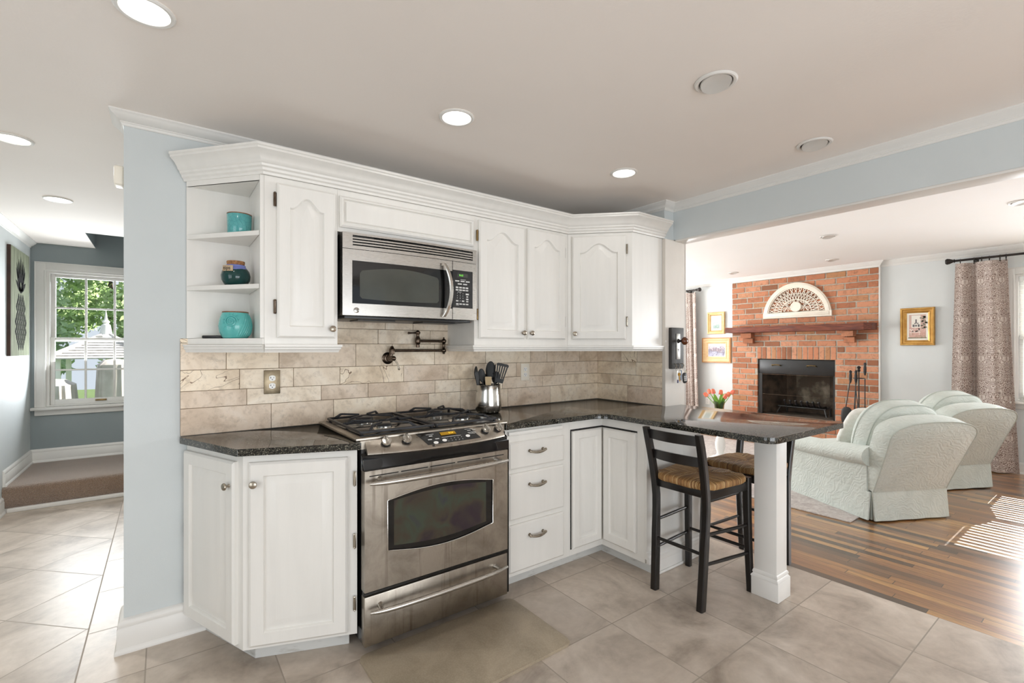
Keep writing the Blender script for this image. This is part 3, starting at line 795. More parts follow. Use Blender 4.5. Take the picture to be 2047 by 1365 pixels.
part('sash_lock', MB(at(wx0, YH, 0)).box(0.36, 0.42, 0.03, 0.055, 1.435, 1.452, 0.004), M['trim'], w1)
sash_window('window_2', at(XF, yb, 0, -pi/2), 0, yb-ya, z0w, z1w, None, None, 1, 1, 0.075)
sash_window('window_3', at(XF, yd, 0, -pi/2), 0, yd-yc, z0w, z1w, None, None, 1, 1, 0.075)
for nm, x0, x1, za, zb, yw in (('added_window_kitchen', -0.6, 2.4, 0.05, 2.3, YN-0.08), ('added_window_living', 3.8, 6.2, 0.55, 2.05, 6.62)):  # unseen window frames, added to go with the fill lamps
    f = MB()
    for x in (x0, (x0+x1)/2-0.03, x1-0.06): f.box(x, x+0.06, yw, yw+0.06, za, zb)
    f.box(x0+0.06, x1-0.06, yw, yw+0.06, zb-0.06, zb).box(x0+0.06, x1-0.06, yw, yw+0.06, za, za+0.06)
    struct(nm, f, M['trim'])

# ================================================================ CABINETS
def door_mb(T, w, h, stile=0.052, arch=0.0, t=0.021, n=17, raise_w=0.036, top_rail=None, flat=False):
    """raised-panel front; local origin bottom-left-back, front at y=-t"""
    g = MB(T); tr = top_rail or stile
    def top(u, zt, rise):
        a = abs(u)/0.86
        return zt-rise+rise*(0.5+0.5*cos(pi*min(1, a)))**0.85 if rise else zt
    def ring(ix, izb, izt, y, rise=0.0):
        x0, x1 = ix, w-ix; r = [(x0, y, izb), (x1, y, izb)]
        for k in range(n):
            u = 1-2*k/(n-1); x = (x0+x1)/2+u*(x1-x0)/2
            r.append((x, y, top(u, h-izt, rise)))
        return r
    f = 0.009
    rings = [ring(0,0,0,0.0), ring(0,0,0,-t+f*0.8), ring(f,f,f,-t)]
    if not flat:
        s = stile
        rings += [ring(s,s,tr,-t,arch), ring(s+0.003,s+0.003,tr+0.003,-t+0.004,arch), ring(s+0.005,s+0.005,tr+0.005,-t+0.0125,arch),
                  ring(s+0.010,s+0.010,tr+0.010,-t+0.0125,arch), ring(s+0.010+raise_w,s+0.010+raise_w,tr+0.010+raise_w*0.75,-t+0.001,arch),
                  ring(s+0.013+raise_w,s+0.013+raise_w,tr+0.013+raise_w*0.75,-t+0.0005,arch)]
    g.loops(rings, True, True)
    return g
def knob_mb(T):
    """round mushroom knob projecting toward local -y"""
    return MB(T @ Matrix.Rotation(pi/2, 4, 'X')).lathe([(0.008,0),(0.008,0.003),(0.0052,0.006),(0.0052,0.013),(0.009,0.016),(0.0145,0.019),(0.0155,0.023),(0.0135,0.027),(0.007,0.0295),(0.0,0.030)], 18)
def hinge_mb(T, L=0.062):
    g = MB(T); g.box(-0.006,0.006,-0.003,0.0,-L/2,L/2,0.001)
    g.cyl((0,-0.006,-L*0.42),(0,-0.006,L*0.42),0.0042,n=10).ball((0,-0.006,-L*0.46),0.005,8).ball((0,-0.006,L*0.46),0.005,8)
    return g
def add_door(root, T, w, h, knob=None, hinges=None, arch=0.0, hm='nickel', **kw):
    d = part('door', door_mb(T, w, h, arch=arch, **kw), M['cab'], root, smooth=30)
    if knob: part('knob', knob_mb(T @ Matrix.Translation((knob[0], -0.019, knob[1]))), M['nickel'], d, label='round satin metal knob')
    if hinges:
        for z in hinges[1]: part('hinge', hinge_mb(T @ Matrix.Translation((hinges[0], -0.006, z))), M[hm], d, label='small exposed metal hinge')
    return d
YU = 2.33; ZU0, ZU1 = 1.345, 2.09
AD = -45*pi/180
# --- open corner shelf unit at the left end
pA, pB = (0.084, YB-0.012), (0.359, YU)
r = thing('corner_shelf_unit', 'white open triangular shelf unit fixed to the wall at the end of the cabinets', 'shelf', (0.22, 2.55, 1.30))
tri = [(0.084,YB-0.013),(0.359,YU),(0.359,YB-0.013)]
part('back_panel', MB().box(0.086,0.357,YB-0.0125,YB-0.004,1.367,ZU1), M['cab'], r)
part('side_panel', MB().box(0.343,0.359,YU+0.002,YB-0.013,1.367,ZU1), M['cab'], r)
sh = [(0.085,YB-0.013),(0.343,YB-0.013),(0.343,YU+0.02),(0.335,YU+0.022)]
for z, t in ((1.598, 0.021), (1.835, 0.021)): part('shelf', MB().prism([(0.086,YB-0.0135),(0.342,YB-0.0135),(0.342,YU+0.014)], z-t/2, z+t/2, 0.0015, 1), M['cab'], r)
part('bottom_shelf', MB().prism([(0.084,YB-0.003),(0.359,YB-0.003),(0.359,YU),(0.352,YU)], 1.338, 1.366, 0.0015, 1), M['cab'], r)
part('top_panel', MB().prism([(0.086,YB-0.0135),(0.342,YB-0.0135),(0.342,YU+0.014)], 2.068, 2.09), M['cab'], r)
d0 = Vector((0.275,-0.316)).normalized()
part('top_rail', MB().prism([(0.086,YB-0.016),(0.344,YU+0.0105),(0.352,YU+0.016),(0.094,YB-0.0135)], 2.068, 2.098), M['cab'], r)
rail = [(0.0,1.338),(0.018,1.338),(0.018,1.328),(0.013,1.324),(0.013,1.318),(0.006,1.310),(0.004,1.302),(0.0,1.302)]
rail_in = [(-0.018,1.3375),(0.016,1.3375),(0.016,1.330),(0.011,1.326),(0.011,1.319),(0.004,1.311),(0.002,1.302),(-0.018,1.302)]
part('light_rail', MB().sweep(rail_in, [(0.084,YB-0.012),(0.359,YU)]), M['cab'], r)
# --- wall cabinet left of the microwave
def wall_box(root, x0, x1, z0, z1, y=YU):
    g = MB(); g.box(x0,x1,y,y+0.018,z0,z1).box(x0,x0+0.016,y+0.018,YB-0.012,z0,z1).box(x1-0.016,x1,y+0.018,YB-0.012,z0,z1).box(x0+0.016,x1-0.016,y+0.018,YB-0.012,z0,z0+0.016).box(x0+0.016,x1-0.016,y+0.018,YB-0.012,z1-0.016,z1)
    part('carcass', g, M['cab'], root)
r = thing('wall_cabinet', 'narrow white wall cabinet with one arched door left of the microwave', 'cabinet', (0.52, 2.5, 1.30))
wall_box(r, 0.3595, 0.676, 1.338, ZU1)
add_door(r, at(0.408, YU, 1.368), 0.254, 0.694, (0.236, 0.045), (-0.007, (0.14, 0.62)), 0.052, 'pewter')
part('light_rail', MB().sweep(rail, [(0.3595,YU-0.0005),(0.6765,YU-0.0005),(0.6765,YB-0.02)]), M['cab'], r)
# --- cabinet over the microwave
r = thing('bridge_cabinet', 'short white cabinet with a wide flat panel above the microwave', 'cabinet', (1.06, 2.5, 1.887))
wall_box(r, 0.6765, 1.4515, 1.887, ZU1)
part('door', door_mb(at(0.684, YU, 1.908), 0.757, 0.15, stile=0.014, raise_w=0.006), M['cab'], r, smooth=30)
# --- two-door cabinet
r = thing('wall_cabinet', 'white wall cabinet with a pair of arched doors right of the microwave', 'cabinet', (1.83, 2.5, 1.30))
wall_box(r, 1.452, 2.193, 1.338, ZU1)
add_door(r, at(1.476, YU, 1.378), 0.337, 0.692, (0.318, 0.038), (-0.008, (0.14, 0.60)), 0.058, 'brass')
add_door(r, at(1.838, YU, 1.378), 0.322, 0.696, (0.020, 0.038), (0.328, (0.12, 0.58)), 0.058, 'trim')
part('light_rail', MB().sweep(rail, [(1.4515,YB-0.02),(1.4515,YU-0.0005),(2.193,YU-0.0005)]), M['cab'], r)
# --- diagonal corner cabinet with end panel
xE, yE = 2.494, 2.03
r = thing('corner_wall_cabinet', 'white diagonal corner cabinet with one wide arched door beside the stub wall', 'cabinet', (2.5, 2.35, 1.30))
part('carcass', MB().prism([(2.1945,YU),(xE,yE),(XS-0.013,yE),(XS-0.013,YB-0.013),(2.1945,YB-0.013)], 1.338, ZU1), M['cab'], r)
add_door(r, at(2.1945, YU, 1.378, AD) @ Matrix.Translation((0.03,0,0)), 0.352, 0.692, (0.020, 0.040), (0.360, (0.12, 0.60)), 0.06, 'nickel')
part('light_rail', MB().sweep(rail, [(2.1945,YU-0.0005),(xE,yE-0.0005),(XS-0.014,yE-0.0005)]), M['cab'], r)
# --- crown along the cabinet tops
ccp = [(0.0,2.072),(0.010,2.072),(0.012,2.082),(0.020,2.088),(0.022,2.098),(0.030,2.104),(0.032,2.113),(0.040,2.118),(0.044,2.128),(0.058,2.146),(0.072,2.156),(0.078,2.160),(0.078,2.168),(0.084,2.172),(0.084,2.181),(0.0,2.181)]
single('cabinet_crown_moulding', MB().sweep([(o+0.0006,z+0.0195) for o,z in ccp], [(0.083,YB-0.001),(0.359,YU),(2.194,YU),(xE,yE),(XS+0.0,yE)]),
       M['cab'], 'white stepped crown moulding running along the tops of the wall cabinets', 'moulding')

# ---------------------------------------------------------------- base cabinets
ZB0, ZB1 = 0.082, 0.885
# left angled base
c0, c1, c2 = (0.088,YB-0.013), (0.262,2.205), (0.677,2.045)
r = thing('angled_base_cabinet', 'white angled base cabinet with two doors left of the range', 'cabinet', (0.4, 2.4, 0))
part('carcass', MB().prism([c0,c1,c2,(0.677,YB-0.013)], ZB0, ZB1), M['cab'], r)
part('toe_kick', MB().prism([(0.16,YB-0.03),(0.315,2.262),(0.668,2.125),(0.668,YB-0.03)], 0.001, ZB0-0.001), M['kick'], r, label='scuffed bluish white toe board')
aL = math.atan2(c1[1]-c0[1], c1[0]-c0[0]); aR = math.atan2(c2[1]-c1[1], c2[0]-c1[0])
wL = sqrt((c1[0]-c0[0])**2+(c1[1]-c0[1])**2); wR = sqrt((c2[0]-c1[0])**2+(c2[1]-c1[1])**2)
add_door(r, at(c0[0],c0[1],0.098,aL) @ Matrix.Translation((0.008,0,0)), wL-0.045, 0.755, (wL-0.075, 0.655), (-0.002, (0.12,0.39,0.66)), 0, 'nickel', stile=0.055)
add_door(r, at(c1[0],c1[1],0.098,aR) @ Matrix.Translation((0.024,0,0)), wR-0.062, 0.755, (0.022, 0.670), (wR-0.034, (0.12,0.39,0.66)), 0, 'nickel', stile=0.055)
# drawer base
r = thing('drawer_base_cabinet', 'white base cabinet with three drawers right of the range', 'cabinet', (1.7, 2.35, 0))
YFR = 2.062
part('carcass', MB().box(1.478,1.952,YFR,YB-0.013,ZB0-0.006,ZB1), M['cab'], r)
part('toe_kick', MB().box(1.478,1.952,2.125,2.14,0.001,ZB0-0.007), M['kick'], r, label='scuffed toe board')
part('breadboard_front', MB().box(1.497,1.89,YFR-0.014,YFR-0.0005,0.845,0.866,0.004).box(1.497,1.89,YFR-0.008,YFR-0.0005,0.866,0.8685), M['cab'], r, label='thin pull-out board front')
def pull_mb(T, L=0.118):
    g = MB(T)
    for s in (-1, 1): g.cyl((s*L*0.40,0,0),(s*L*0.40,-0.022,0),0.0058,0.0052,12).ball((s*L*0.46,-0.021,0.0),0.0085,10,(1,0.8,1)).cyl((s*L*0.40,0,0),(s*L*0.40,-0.003,0),0.009,n=12)
    P = [(L*0.48*k/8, -0.022-0.007*(1-(k/8)**2), -0.008*(1-(k/8)**2)) for k in range(-8, 9)]
    g.tube(P, [0.0058+0.0022*(1-abs(k)/8) for k in range(-8, 9)], 12)
    return g
for z0, z1 in ((0.660,0.808),(0.385,0.637),(0.099,0.358)):
    f = part('drawer', door_mb(at(1.497, YFR, z0), 0.402, z1-z0, flat=True, t=0.017), M['cab'], r, smooth=30)
    part('pull', pull_mb(at(1.684, YFR-0.0165, z0+(z1-z0)*(0.62 if z1 > 0.7 else 0.72))), M['nickel'], f, label='arched satin metal pull')
# corner base with a folding two-leaf door and panelled end
r = thing('corner_base_cabinet', 'white corner base cabinet with a folding two-leaf door under the counter bend', 'cabinet', (2.4, 2.2, 0))
XFR = 2.24; YE = 1.73
part('carcass', MB().prism([(1.9525,YFR),(XFR,YFR),(XFR,YE),(2.79,YE),(2.79,YS-0.02),(XS-0.014,YS-0.02),(XS-0.014,YB-0.013),(1.9525,YB-0.013)], ZB0-0.006, ZB1), M['cab'], r)
part('toe_kick', MB().prism([(1.9525,2.125),(2.30,2.125),(2.30,1.7305),(2.78,1.7305),(2.78,2.5),(1.9525,2.5)], 0.001, ZB0-0.007), M['kick'], r, label='scuffed toe board')
part('gap_shade_strip', MB().box(1.962,1.972,YFR-0.002,YFR-0.0003,0.112,0.832).box(1.972,XFR-0.001,YFR-0.002,YFR-0.0003,0.822,0.832).box(XFR-0.002,XFR-0.0003,1.785,YFR-0.002,0.822,0.832), M['dark'], r, label='dark strip painted as shade in the folding door gap')  # dark strips on the frame stand in for shade in the gap
d = part('door', door_mb(at(1.970, YFR-0.002, 0.118), 0.249, 0.705, stile=0.046, raise_w=0.028), M['cab'], r, smooth=30)
d = part('door', door_mb(at(XFR-0.002, YFR-0.0235, 0.118, -pi/2), 0.252, 0.705, stile=0.052, raise_w=0.030), M['cab'], r, smooth=30)
part('end_panel', MB().box(XFR,2.79,YE-0.012,YE-0.0005,0.10,ZB1).box(2.60,2.604,YE-0.0128,YE-0.011,0.16,0.88), M['cab'], r)
part('base_moulding', MB().box(XFR+0.06,2.80,YE-0.03,YE-0.0125,0.001,0.11,0.002).sweep([(0,0.105),(0.022,0.105),(0.022,0.112),(0.014,0.122),(0.016,0.130),(0.006,0.142),(0,0.145)], [(XFR-0.004,YE-0.012),(2.80,YE-0.012)]).box(XFR-0.004,2.80,YE-0.034,YE-0.0125,0.078,0.106,0.003).box(XFR+0.06,2.80,YE-0.038,YE-0.03,0.001,0.016,0.003), M['trim'], r)
# low wall and cap behind, carrying the counter beside the stub wall
# ---------------------------------------------------------------- countertops
def rounded(pts, radii, seg=7):
    out = []; n = len(pts)
    for i, (p, rad) in enumerate(zip(pts, radii)):
        p = Vector(p)
        if rad <= 0: out.append(tuple(p)); continue
        a = (Vector(pts[i-1])-p).normalized(); b = (Vector(pts[(i+1)%n])-p).normalized()
        half = math.acos(max(-1, min(1, a.dot(b))))/2; dl = rad/math.tan(half)
        c = p+(a+b).normalized()*(rad/sin(half)); s = p+a*dl; e2 = p+b*dl
        a0 = math.atan2(s.y-c.y, s.x-c.x); a1 = math.atan2(e2.y-c.y, e2.x-c.x); da = (a1-a0+pi) % (2*pi)-pi
        out += [(c.x+rad*cos(a0+da*k/seg), c.y+rad*sin(a0+da*k/seg)) for k in range(seg+1)]
    return out
g = MB().prism(rounded([(0.0605,YB-0.012),(0.06,2.632),(0.236,2.178),(0.684,2.006),(0.684,YB-0.012)], [0,0.0,0.012,0.004,0]), ZB1+0.0005, ZC, 0.004, 2)
single('countertop', g, M['granite'], 'black speckled granite countertop left of the range', 'countertop')
g = MB().prism(rounded([(1.462,YB-0.012),(1.462,2.026),(2.203,2.026),(2.203,1.0),(3.005,0.985),(3.005,YS-0.0175),(XS-0.013,YS-0.0175),(XS-0.013,YB-0.012)], [0,0.004,0.09,0.055,0.03,0,0,0]), ZB1+0.0005, ZC, 0.004, 2)
single('countertop', g, M['granite'], 'long black granite countertop bending round the corner into the breakfast peninsula', 'countertop')
# peninsula post
r = thing('counter_post', 'square white post with a moulded base holding up the peninsula end', 'post', (2.617, 1.203, 0))
part('shaft', MB().box(2.560,2.676,1.146,1.262,0.10,ZB1-0.0005,0.002), M['trim'], r)
b = MB(); b.box(2.549,2.689,1.133,1.273,0.001,0.098,0.002)
bp = [(0.0,0.098),(0.0125,0.098),(0.0125,0.104),(0.004,0.116),(0.007,0.124),(0.004,0.134),(0.0,0.138)]
b.sweep(bp, [(2.560,1.146),(2.560,1.262),(2.676,1.262),(2.676,1.146)][::-1], closed=True)
part('base', b, M['trim'], r)

# ================================================================ MICROWAVE
r = thing('microwave', 'stainless over-the-range microwave hung below the short cabinet', 'microwave', (1.073, 2.45, 1.47))
X0, X1 = 0.692, 1.452; YM = 2.29
def bow(x, k=0.018):   # gently bowed front
    u = (x-(X0+X1)/2)/((X1-X0)/2); return YM+k*u*u-0.006
def bow_plate(mb, x0, x1, z0, z1, y0, t, n=14, k=0.018, skip=None):
    rings = []
    for i in range(n+1):
        x = x0+(x1-x0)*i/n; y = bow(x, k)-y0
        rings.append([(x,y,z0),(x,y,z1),(x,y+t,z1),(x,y+t,z0)])
    return mb.loops(rings, True, True)
part('body', MB().box(X0+0.006,X1-0.004,YM+0.03,YB-0.013,1.485,1.884), M['black_plastic'], r, label='black sheet metal case')
part('underside', MB().box(X0+0.02,X1-0.02,YM+0.05,YB-0.02,1.468,1.4845,0.003).box(X0+0.10,X0+0.30,YM+0.09,YM+0.22,1.462,1.4682).box(X1-0.30,X1-0.10,YM+0.09,YM+0.22,1.462,1.4682), M['black_plastic'], r)
v = MB(); bow_plate(v, X0, X1, 1.873, 1.884, 0, 0.05); bow_plate(v, X0, 0.739, 1.8055, 1.873, 0, 0.05); bow_plate(v, 1.424, X1, 1.8055, 1.873, 0, 0.05); bow_plate(v, 0.739, 1.424, 1.8055, 1.822, 0, 0.05)
vg = part('vent_grille', v, M['steel'], r)
v = MB()
for k in range(3): bow_plate(v, 0.739, 1.424, 1.8295+k*0.0135, 1.8365+k*0.0135, -0.004, 0.012)
part('louvre', v, M['steel'], vg)
v = MB(); bow_plate(v, 0.739, 1.424, 1.822, 1.873, -0.03, 0.01); part('vent_recess', v, M['dark'], vg)
# door
d = MB(); z0, z1 = 1.482, 1.803
bow_plate(d, X0, 0.737, z0, z1, 0, 0.04); bow_plate(d, 0.737, 1.285, 1.749, z1, 0, 0.04); bow_plate(d, 0.737, 1.285, z0, 1.540, 0, 0.04); 
dr = part('door', d, M['steel'], r)
def curved(mb, outline, off, t):
    """plate following the bowed front; outline in (x,z)"""
    n = len(outline)
    mb.loops([[(x, bow(x)-off, z) for x, z in outline], [(x, bow(x)-off+t, z) for x, z in outline]], True, True); return mb
def rrect(x0, x1, z0, z1, rad, seg=5, bulge=0.0):
    return [(x, z+bulge*(1-((2*x-x0-x1)/(x1-x0))**2)*(1 if z > (z0+z1)/2 else -0.6)) for x, z in subdiv(rounded([(x0,z0),(x1,z0),(x1,z1),(x0,z1)], [rad]*4, seg))]
def subdiv(p, m=0.03):
    out = []
    for i in range(len(p)):
        a, b = p[i], p[(i+1) % len(p)]; L = sqrt((b[0]-a[0])**2+(b[1]-a[1])**2); k = max(1, int(L/m))
        out += [(a[0]+(b[0]-a[0])*j/k, a[1]+(b[1]-a[1])*j/k) for j in range(k)]
    return out
def grid_plate(mb, x0, x1, zf, off, n=24):
    """bowed sheet between two z curves"""
    rings = []
    for i in range(n+1):
        x = x0+(x1-x0)*i/n; a, b = zf((x-x0)/(x1-x0)); y = bow(x)-off
        rings.append([(x,y,a),(x,y,b),(x,y+0.004,b),(x,y+0.004,a)])
    return mb.loops(rings, True, True)
def round_edge(u, w, rad):      # height lost near rounded corners
    d = min(u, 1-u)*w
    return 0 if d >= rad else rad-sqrt(max(0, rad*rad-(rad-d)**2))
part('glass_surround', grid_plate(MB(), 0.737, 1.2855, lambda u: (1.540, 1.749), -0.001, 30), M['black_glass'], dr)
part('corner_fill', grid_plate(MB(), 0.737, 0.7565, lambda u: (1.740+0.0, 1.7495), -0.0005, 2), M['black_glass'], dr) if False else None
part('window', grid_plate(MB(), 0.773, 1.200, lambda u: (1.566-0.006*sin(pi*u)+round_edge(u,0.427,0.012), 1.700+0.026*sin(pi*u)-round_edge(u,0.427,0.012)), 0.001, 40), mat('grey_screened_glass', (66, 68, 62), 0.12, 0.0, c2=(72, 74, 68), scale=6), dr, label='grey screened viewing window')
part('window_line', grid_plate(MB(), 1.235, 1.250, lambda u: (1.541, 1.748), 0.0005, 4), M['black_enamel'], dr)
hp = []
for k in range(15):
    u = -1+2*k/14; hp.append((1.226+0.030*(1-u*u), bow(1.24)-0.012-0.032*(1-u*u)**0.7, 1.638+0.146*u))
h = MB()
rings = []
for k, p in enumerate(hp):
    w_ = 0.012
    rings.append([(p[0]-w_,p[1],p[2]),(p[0]-w_*0.6,p[1]-0.006,p[2]),(p[0]+w_*0.6,p[1]-0.006,p[2]),(p[0]+w_,p[1],p[2]),(p[0]+w_*0.6,p[1]+0.007,p[2]),(p[0]-w_*0.6,p[1]+0.007,p[2])])
h.loops(rings)
h.cyl((1.228,bow(1.23)+0.004,1.498),(1.228,bow(1.23)-0.012,1.498),0.008).cyl((1.228,bow(1.23)+0.004,1.778),(1.228,bow(1.23)-0.012,1.778),0.008)
part('handle', h, M['steel_plain'], dr, label='curved brushed steel handle')
lg = MB(at(0.757, bow(0.757)-0.0002, 1.507) @ Matrix.Rotation(pi/2, 4, 'X')).lathe([(0.0135,0),(0.0135,0.002),(0.012,0.0028),(0.0,0.0028)], 24)
lo_ = part('logo_badge', lg, M['steel_plain'], dr)
part('logo_letters', MB().text('GE', 0.0125, at(0.757, bow(0.757)-0.0034, 1.507) @ FACING).tube([(0.757+0.0108*cos(2*pi*k/24), bow(0.757)-0.0032, 1.507+0.0108*sin(2*pi*k/24)) for k in range(24)], 0.0006, 6, closed=True), M['print_dark'], lo_)
# control side
c = MB(); bow_plate(c, 1.2885, X1, 1.757, 1.803, 0, 0.04, 6); bow_plate(c, 1.2885, X1, 1.482, 1.547, 0, 0.04, 6); bow_plate(c, 1.423, X1, 1.547, 1.757, 0, 0.04, 4)
cs = part('control_side', c, M['steel'], r)
part('seam', MB().box(1.2855,1.2885,bow(1.287)+0.004,bow(1.287)+0.02,1.482,1.803).box(X0+0.003,X1-0.003,bow(X0)+0.004,bow(X0)+0.03,1.8030,1.8058), M['dark'], r)
cpn = part('control_panel', grid_plate(MB(), 1.2885, 1.423, lambda u: (1.547+round_edge(max(u,0.5),0.135,0.014), 1.757-round_edge(max(u,0.5),0.135,0.014)), -0.0005, 16), M['black_plastic'], r)
yb_ = bow(1.36)-0.0
part('display', MB().box(1.315,1.385,yb_-0.0022,yb_+0.002,1.718,1.740), mat('display_window', (64, 66, 62), 0.2, c2=(70, 72, 68)), cpn)
part('clock_digits', MB().text('9:13', 0.0145, at(1.343, yb_-0.0028, 1.729) @ FACING), M['green_led'], cpn, label='green clock digits')
kb = MB()
def keyrow(z, xs, w, hgt): 
    for x in xs: kb.box(x-w/2, x+w/2, bow(x)-0.0012, bow(x)+0.002, z-hgt/2, z+hgt/2)
keyrow(1.706, [1.357], 0.034, 0.0022)
keyrow(1.697, [1.317,1.353,1.388], 0.026, 0.0068); keyrow(1.681, [1.334,1.370], 0.026, 0.0068)
keyrow(1.661, [1.316,1.339,1.361,1.383], 0.016, 0.0085); keyrow(1.647, [1.316,1.339,1.361,1.383], 0.017, 0.0075)
keyrow(1.636, [1.333], 0.024, 0.002)
for i in range(3):
    for j in range(3): kb.text(str(i*3+j+1), 0.0095, at(1.318+j*0.018, bow(1.33)-0.0012, 1.628-i*0.0135) @ FACING)
keyrow(1.626, [1.385], 0.020, 0.009); keyrow(1.612, [1.385], 0.012, 0.006); keyrow(1.598, [1.385], 0.015, 0.008); keyrow(1.585, [1.385], 0.014, 0.006)
kb.text('0', 0.0095, at(1.336, bow(1.33)-0.0012, 1.586) @ FACING)
keyrow(1.586, [1.317,1.356], 0.015, 0.007); keyrow(1.569, [1.318,1.340,1.362,1.384], 0.016, 0.007); keyrow(1.562, [1.318], 0.018, 0.002)
part('key_legends', kb, M['print_white'], cpn)

# ================================================================ RANGE
r = thing('gas_range', 'stainless slide-in gas range between the two granite counters', 'range', (1.06, 2.3, 0))
RX0, RX1, RY = 0.686, 1.4605, 1.98
RC = (RX0+RX1)/2
bd = MB().box(RX0+0.003,RX1-0.003,2.03,YB-0.03,0.045,0.88).box(RX0+0.003,RX1-0.003,1.995,2.03,0.045,0.84)
bd.box(0.72,0.78,2.08,2.14,0.0,0.045).box(1.36,1.42,2.08,2.14,0.0,0.045).box(0.72,0.78,2.5,2.56,0.0,0.045).box(1.36,1.42,2.5,2.56,0.0,0.045)
part('body', bd, M['black_enamel'], r)
ct = part('cooktop', MB().box(RX0-0.018,RX1+0.016,2.035,2.632,0.9155,0.930,0.004).box(RX0+0.002,RX1-0.004,2.035,2.632,0.88,0.916), M['steel_worn'], r, label='stainless cooktop frame')
part('burner_pan', MB().box(RX0+0.012,RX1-0.014,2.07,2.61,0.930,0.9335,0.001), M['black_enamel'], ct)
BX = (0.86, 1.286); BY = (2.20, 2.48)
for bx in BX:
    for by in BY:
        b = MB(at(bx, by, 0.9335)); rr = 0.046 if (bx > 1.1) == (by < 2.3) else 0.036
        b.lathe([(rr*1.5,0),(rr*1.45,0.004),(rr*1.05,0.007),(rr*1.05,0.014),(rr*0.9,0.014)], 28, cap1=False)
        bo = part('burner_base', b, M['steel_plain'], ct, label='dished steel burner base')
        part('burner_cap', MB(at(bx, by, 0.9475)).lathe([(rr,0),(rr,0.006),(rr*0.85,0.010),(0,0.011)], 28), M['cast_iron'], bo)
for side, (gx0, gx1) in enumerate(((RX0+0.02, RC-0.006), (RC+0.006, RX1-0.022))):
    g = MB(); zt = 0.968; cx = (gx0+gx1)/2
    def bar(p0, p1, w=0.007, hgt=0.011):
        p0 = Vector(p0); p1 = Vector(p1); d = (p1-p0); L = d.length; a = math.atan2(d.y, d.x)
        T = Matrix.Translation((p0+p1)/2) @ rotz(a) @ Matrix.Rotation(-math.asin(d.z/L), 4, 'Y')
        g.box(-L/2, L/2, -w/2, w/2, -hgt/2, hgt/2, 0.002, 1, T)
    gy0, gy1 = 2.085, 2.60
    zf = 0.945
    bar((gx0,gy0,zf),(gx1,gy0,zf),0.010,0.012); bar((gx0,gy1,zf),(gx1,gy1,zf),0.010,0.012); bar((gx0,gy0,zf),(gx0,gy1,zf),0.010,0.012); bar((gx1,gy0,zf),(gx1,gy1,zf),0.010,0.012)
    bar((gx0,(gy0+gy1)/2,zf+0.006),(gx1,(gy0+gy1)/2,zf+0.006),0.009,0.012)
    bx = BX[side]
    for by in BY:
        for ang in (45, 135, 225, 315):
            dx, dy = cos(radians(ang)), sin(radians(ang)); reach = min(abs(((gx1 if dx > 0 else gx0)-bx)/dx), abs(((gy0 if (dy < 0 and by < 2.3) else gy1 if (dy > 0 and by > 2.3) else (gy0+gy1)/2)-by)/dy))
            P = [(bx+dx*reach, by+dy*reach, zf), (bx+dx*(reach*0.72+0.01), by+dy*(reach*0.72+0.01), zt), (bx+dx*0.030, by+dy*0.030, zt)]
            bar(P[0], P[1], 0.009, 0.012); bar(P[1], P[2], 0.009, 0.010)
    for x in (gx0+0.008, gx1-0.008):
        for y in (gy0+0.008, gy1-0.008): g.box(x-0.006,x+0.006,y-0.006,y+0.006,0.9335,0.942,0.001,1)
    part('grate', g, M['cast_iron'], r, label='black cast iron pan grate')
# bowed sloping control panel
def cb(x, k=0.062): u = (x-RC)/((RX1-RX0)/2); return k*(1-u*u)
cp_ = MB(); rings = []; PX0, PX1 = RX0+0.022, RX1-0.026
def panel_pt(x, s):            # s 0 back edge .. 1 front edge
    y1 = 2.008-cb(x)
    return Vector((x, 2.048+(y1-2.048)*s, 0.926-0.058*s**1.15))
for i in range(21):
    x = PX0+(PX1-PX0)*i/20; a = panel_pt(x, 0); m_ = panel_pt(x, 0.5); b = panel_pt(x, 0.965); c = panel_pt(x, 1.0)
    rings.append([tuple(a), tuple(m_), tuple(b), (c.x, c.y, c.z-0.007), (c.x, c.y+0.01, c.z-0.014), (a.x, a.y, a.z-0.03)])
pn = part('control_panel', MB().loops(rings), M['steel_worn'], r, label='sloping bowed stainless control panel')
sk = MB(); rings = []
for i in range(25):
    x = RX0+(RX1-RX0)*i/24; y = 2.012-cb(x, 0.058); q = 2.0-cb(x, 0.030)
    rings.append([(x,2.06,0.905),(x,min(2.05,y+0.03),0.868),(x,y+0.002,0.856),(x,y+0.006,0.836),(x,q+0.006,0.800),(x,2.0,0.796),(x,2.06,0.796)])
part('panel_skirt', sk.loops(rings), M['black_enamel'], r, label='glossy black bowed skirt below the panel')
def on_panel(x, s, lift=0.0):
    p = panel_pt(x, s); tx = (panel_pt(x+0.01, s)-panel_pt(x-0.01, s)).normalized(); ts = (panel_pt(x, s-0.05)-panel_pt(x, s+0.05)).normalized()
    nz = tx.cross(ts).normalized(); ts = nz.cross(tx)
    T = Matrix((tx, ts, nz)).transposed().to_4x4(); T.translation = p+nz*lift
    return T
for x in (0.795, 0.888, 1.318, 1.404):
    T = on_panel(x, 0.50, 0.0005)
    k = part('knob', MB(T).lathe([(0.021,0.0),(0.021,0.005),(0.019,0.008),(0.0185,0.011),(0.0,0.0115)], 24), M['black_plastic'], pn, label='black knob collar')
    kk = MB(T); kk.lathe([(0.0215,0.011),(0.0225,0.015),(0.0205,0.021),(0.0,0.0225)], 24).box(-0.0055,0.0055,-0.021,0.021,0.0205,0.034,0.004,2)
    part('knob_face', kk, M['steel_plain'], k, label='steel knob with a finger bar')
T0 = on_panel(1.108, 0.5, 0.001)
dsp = MB(); rings = []
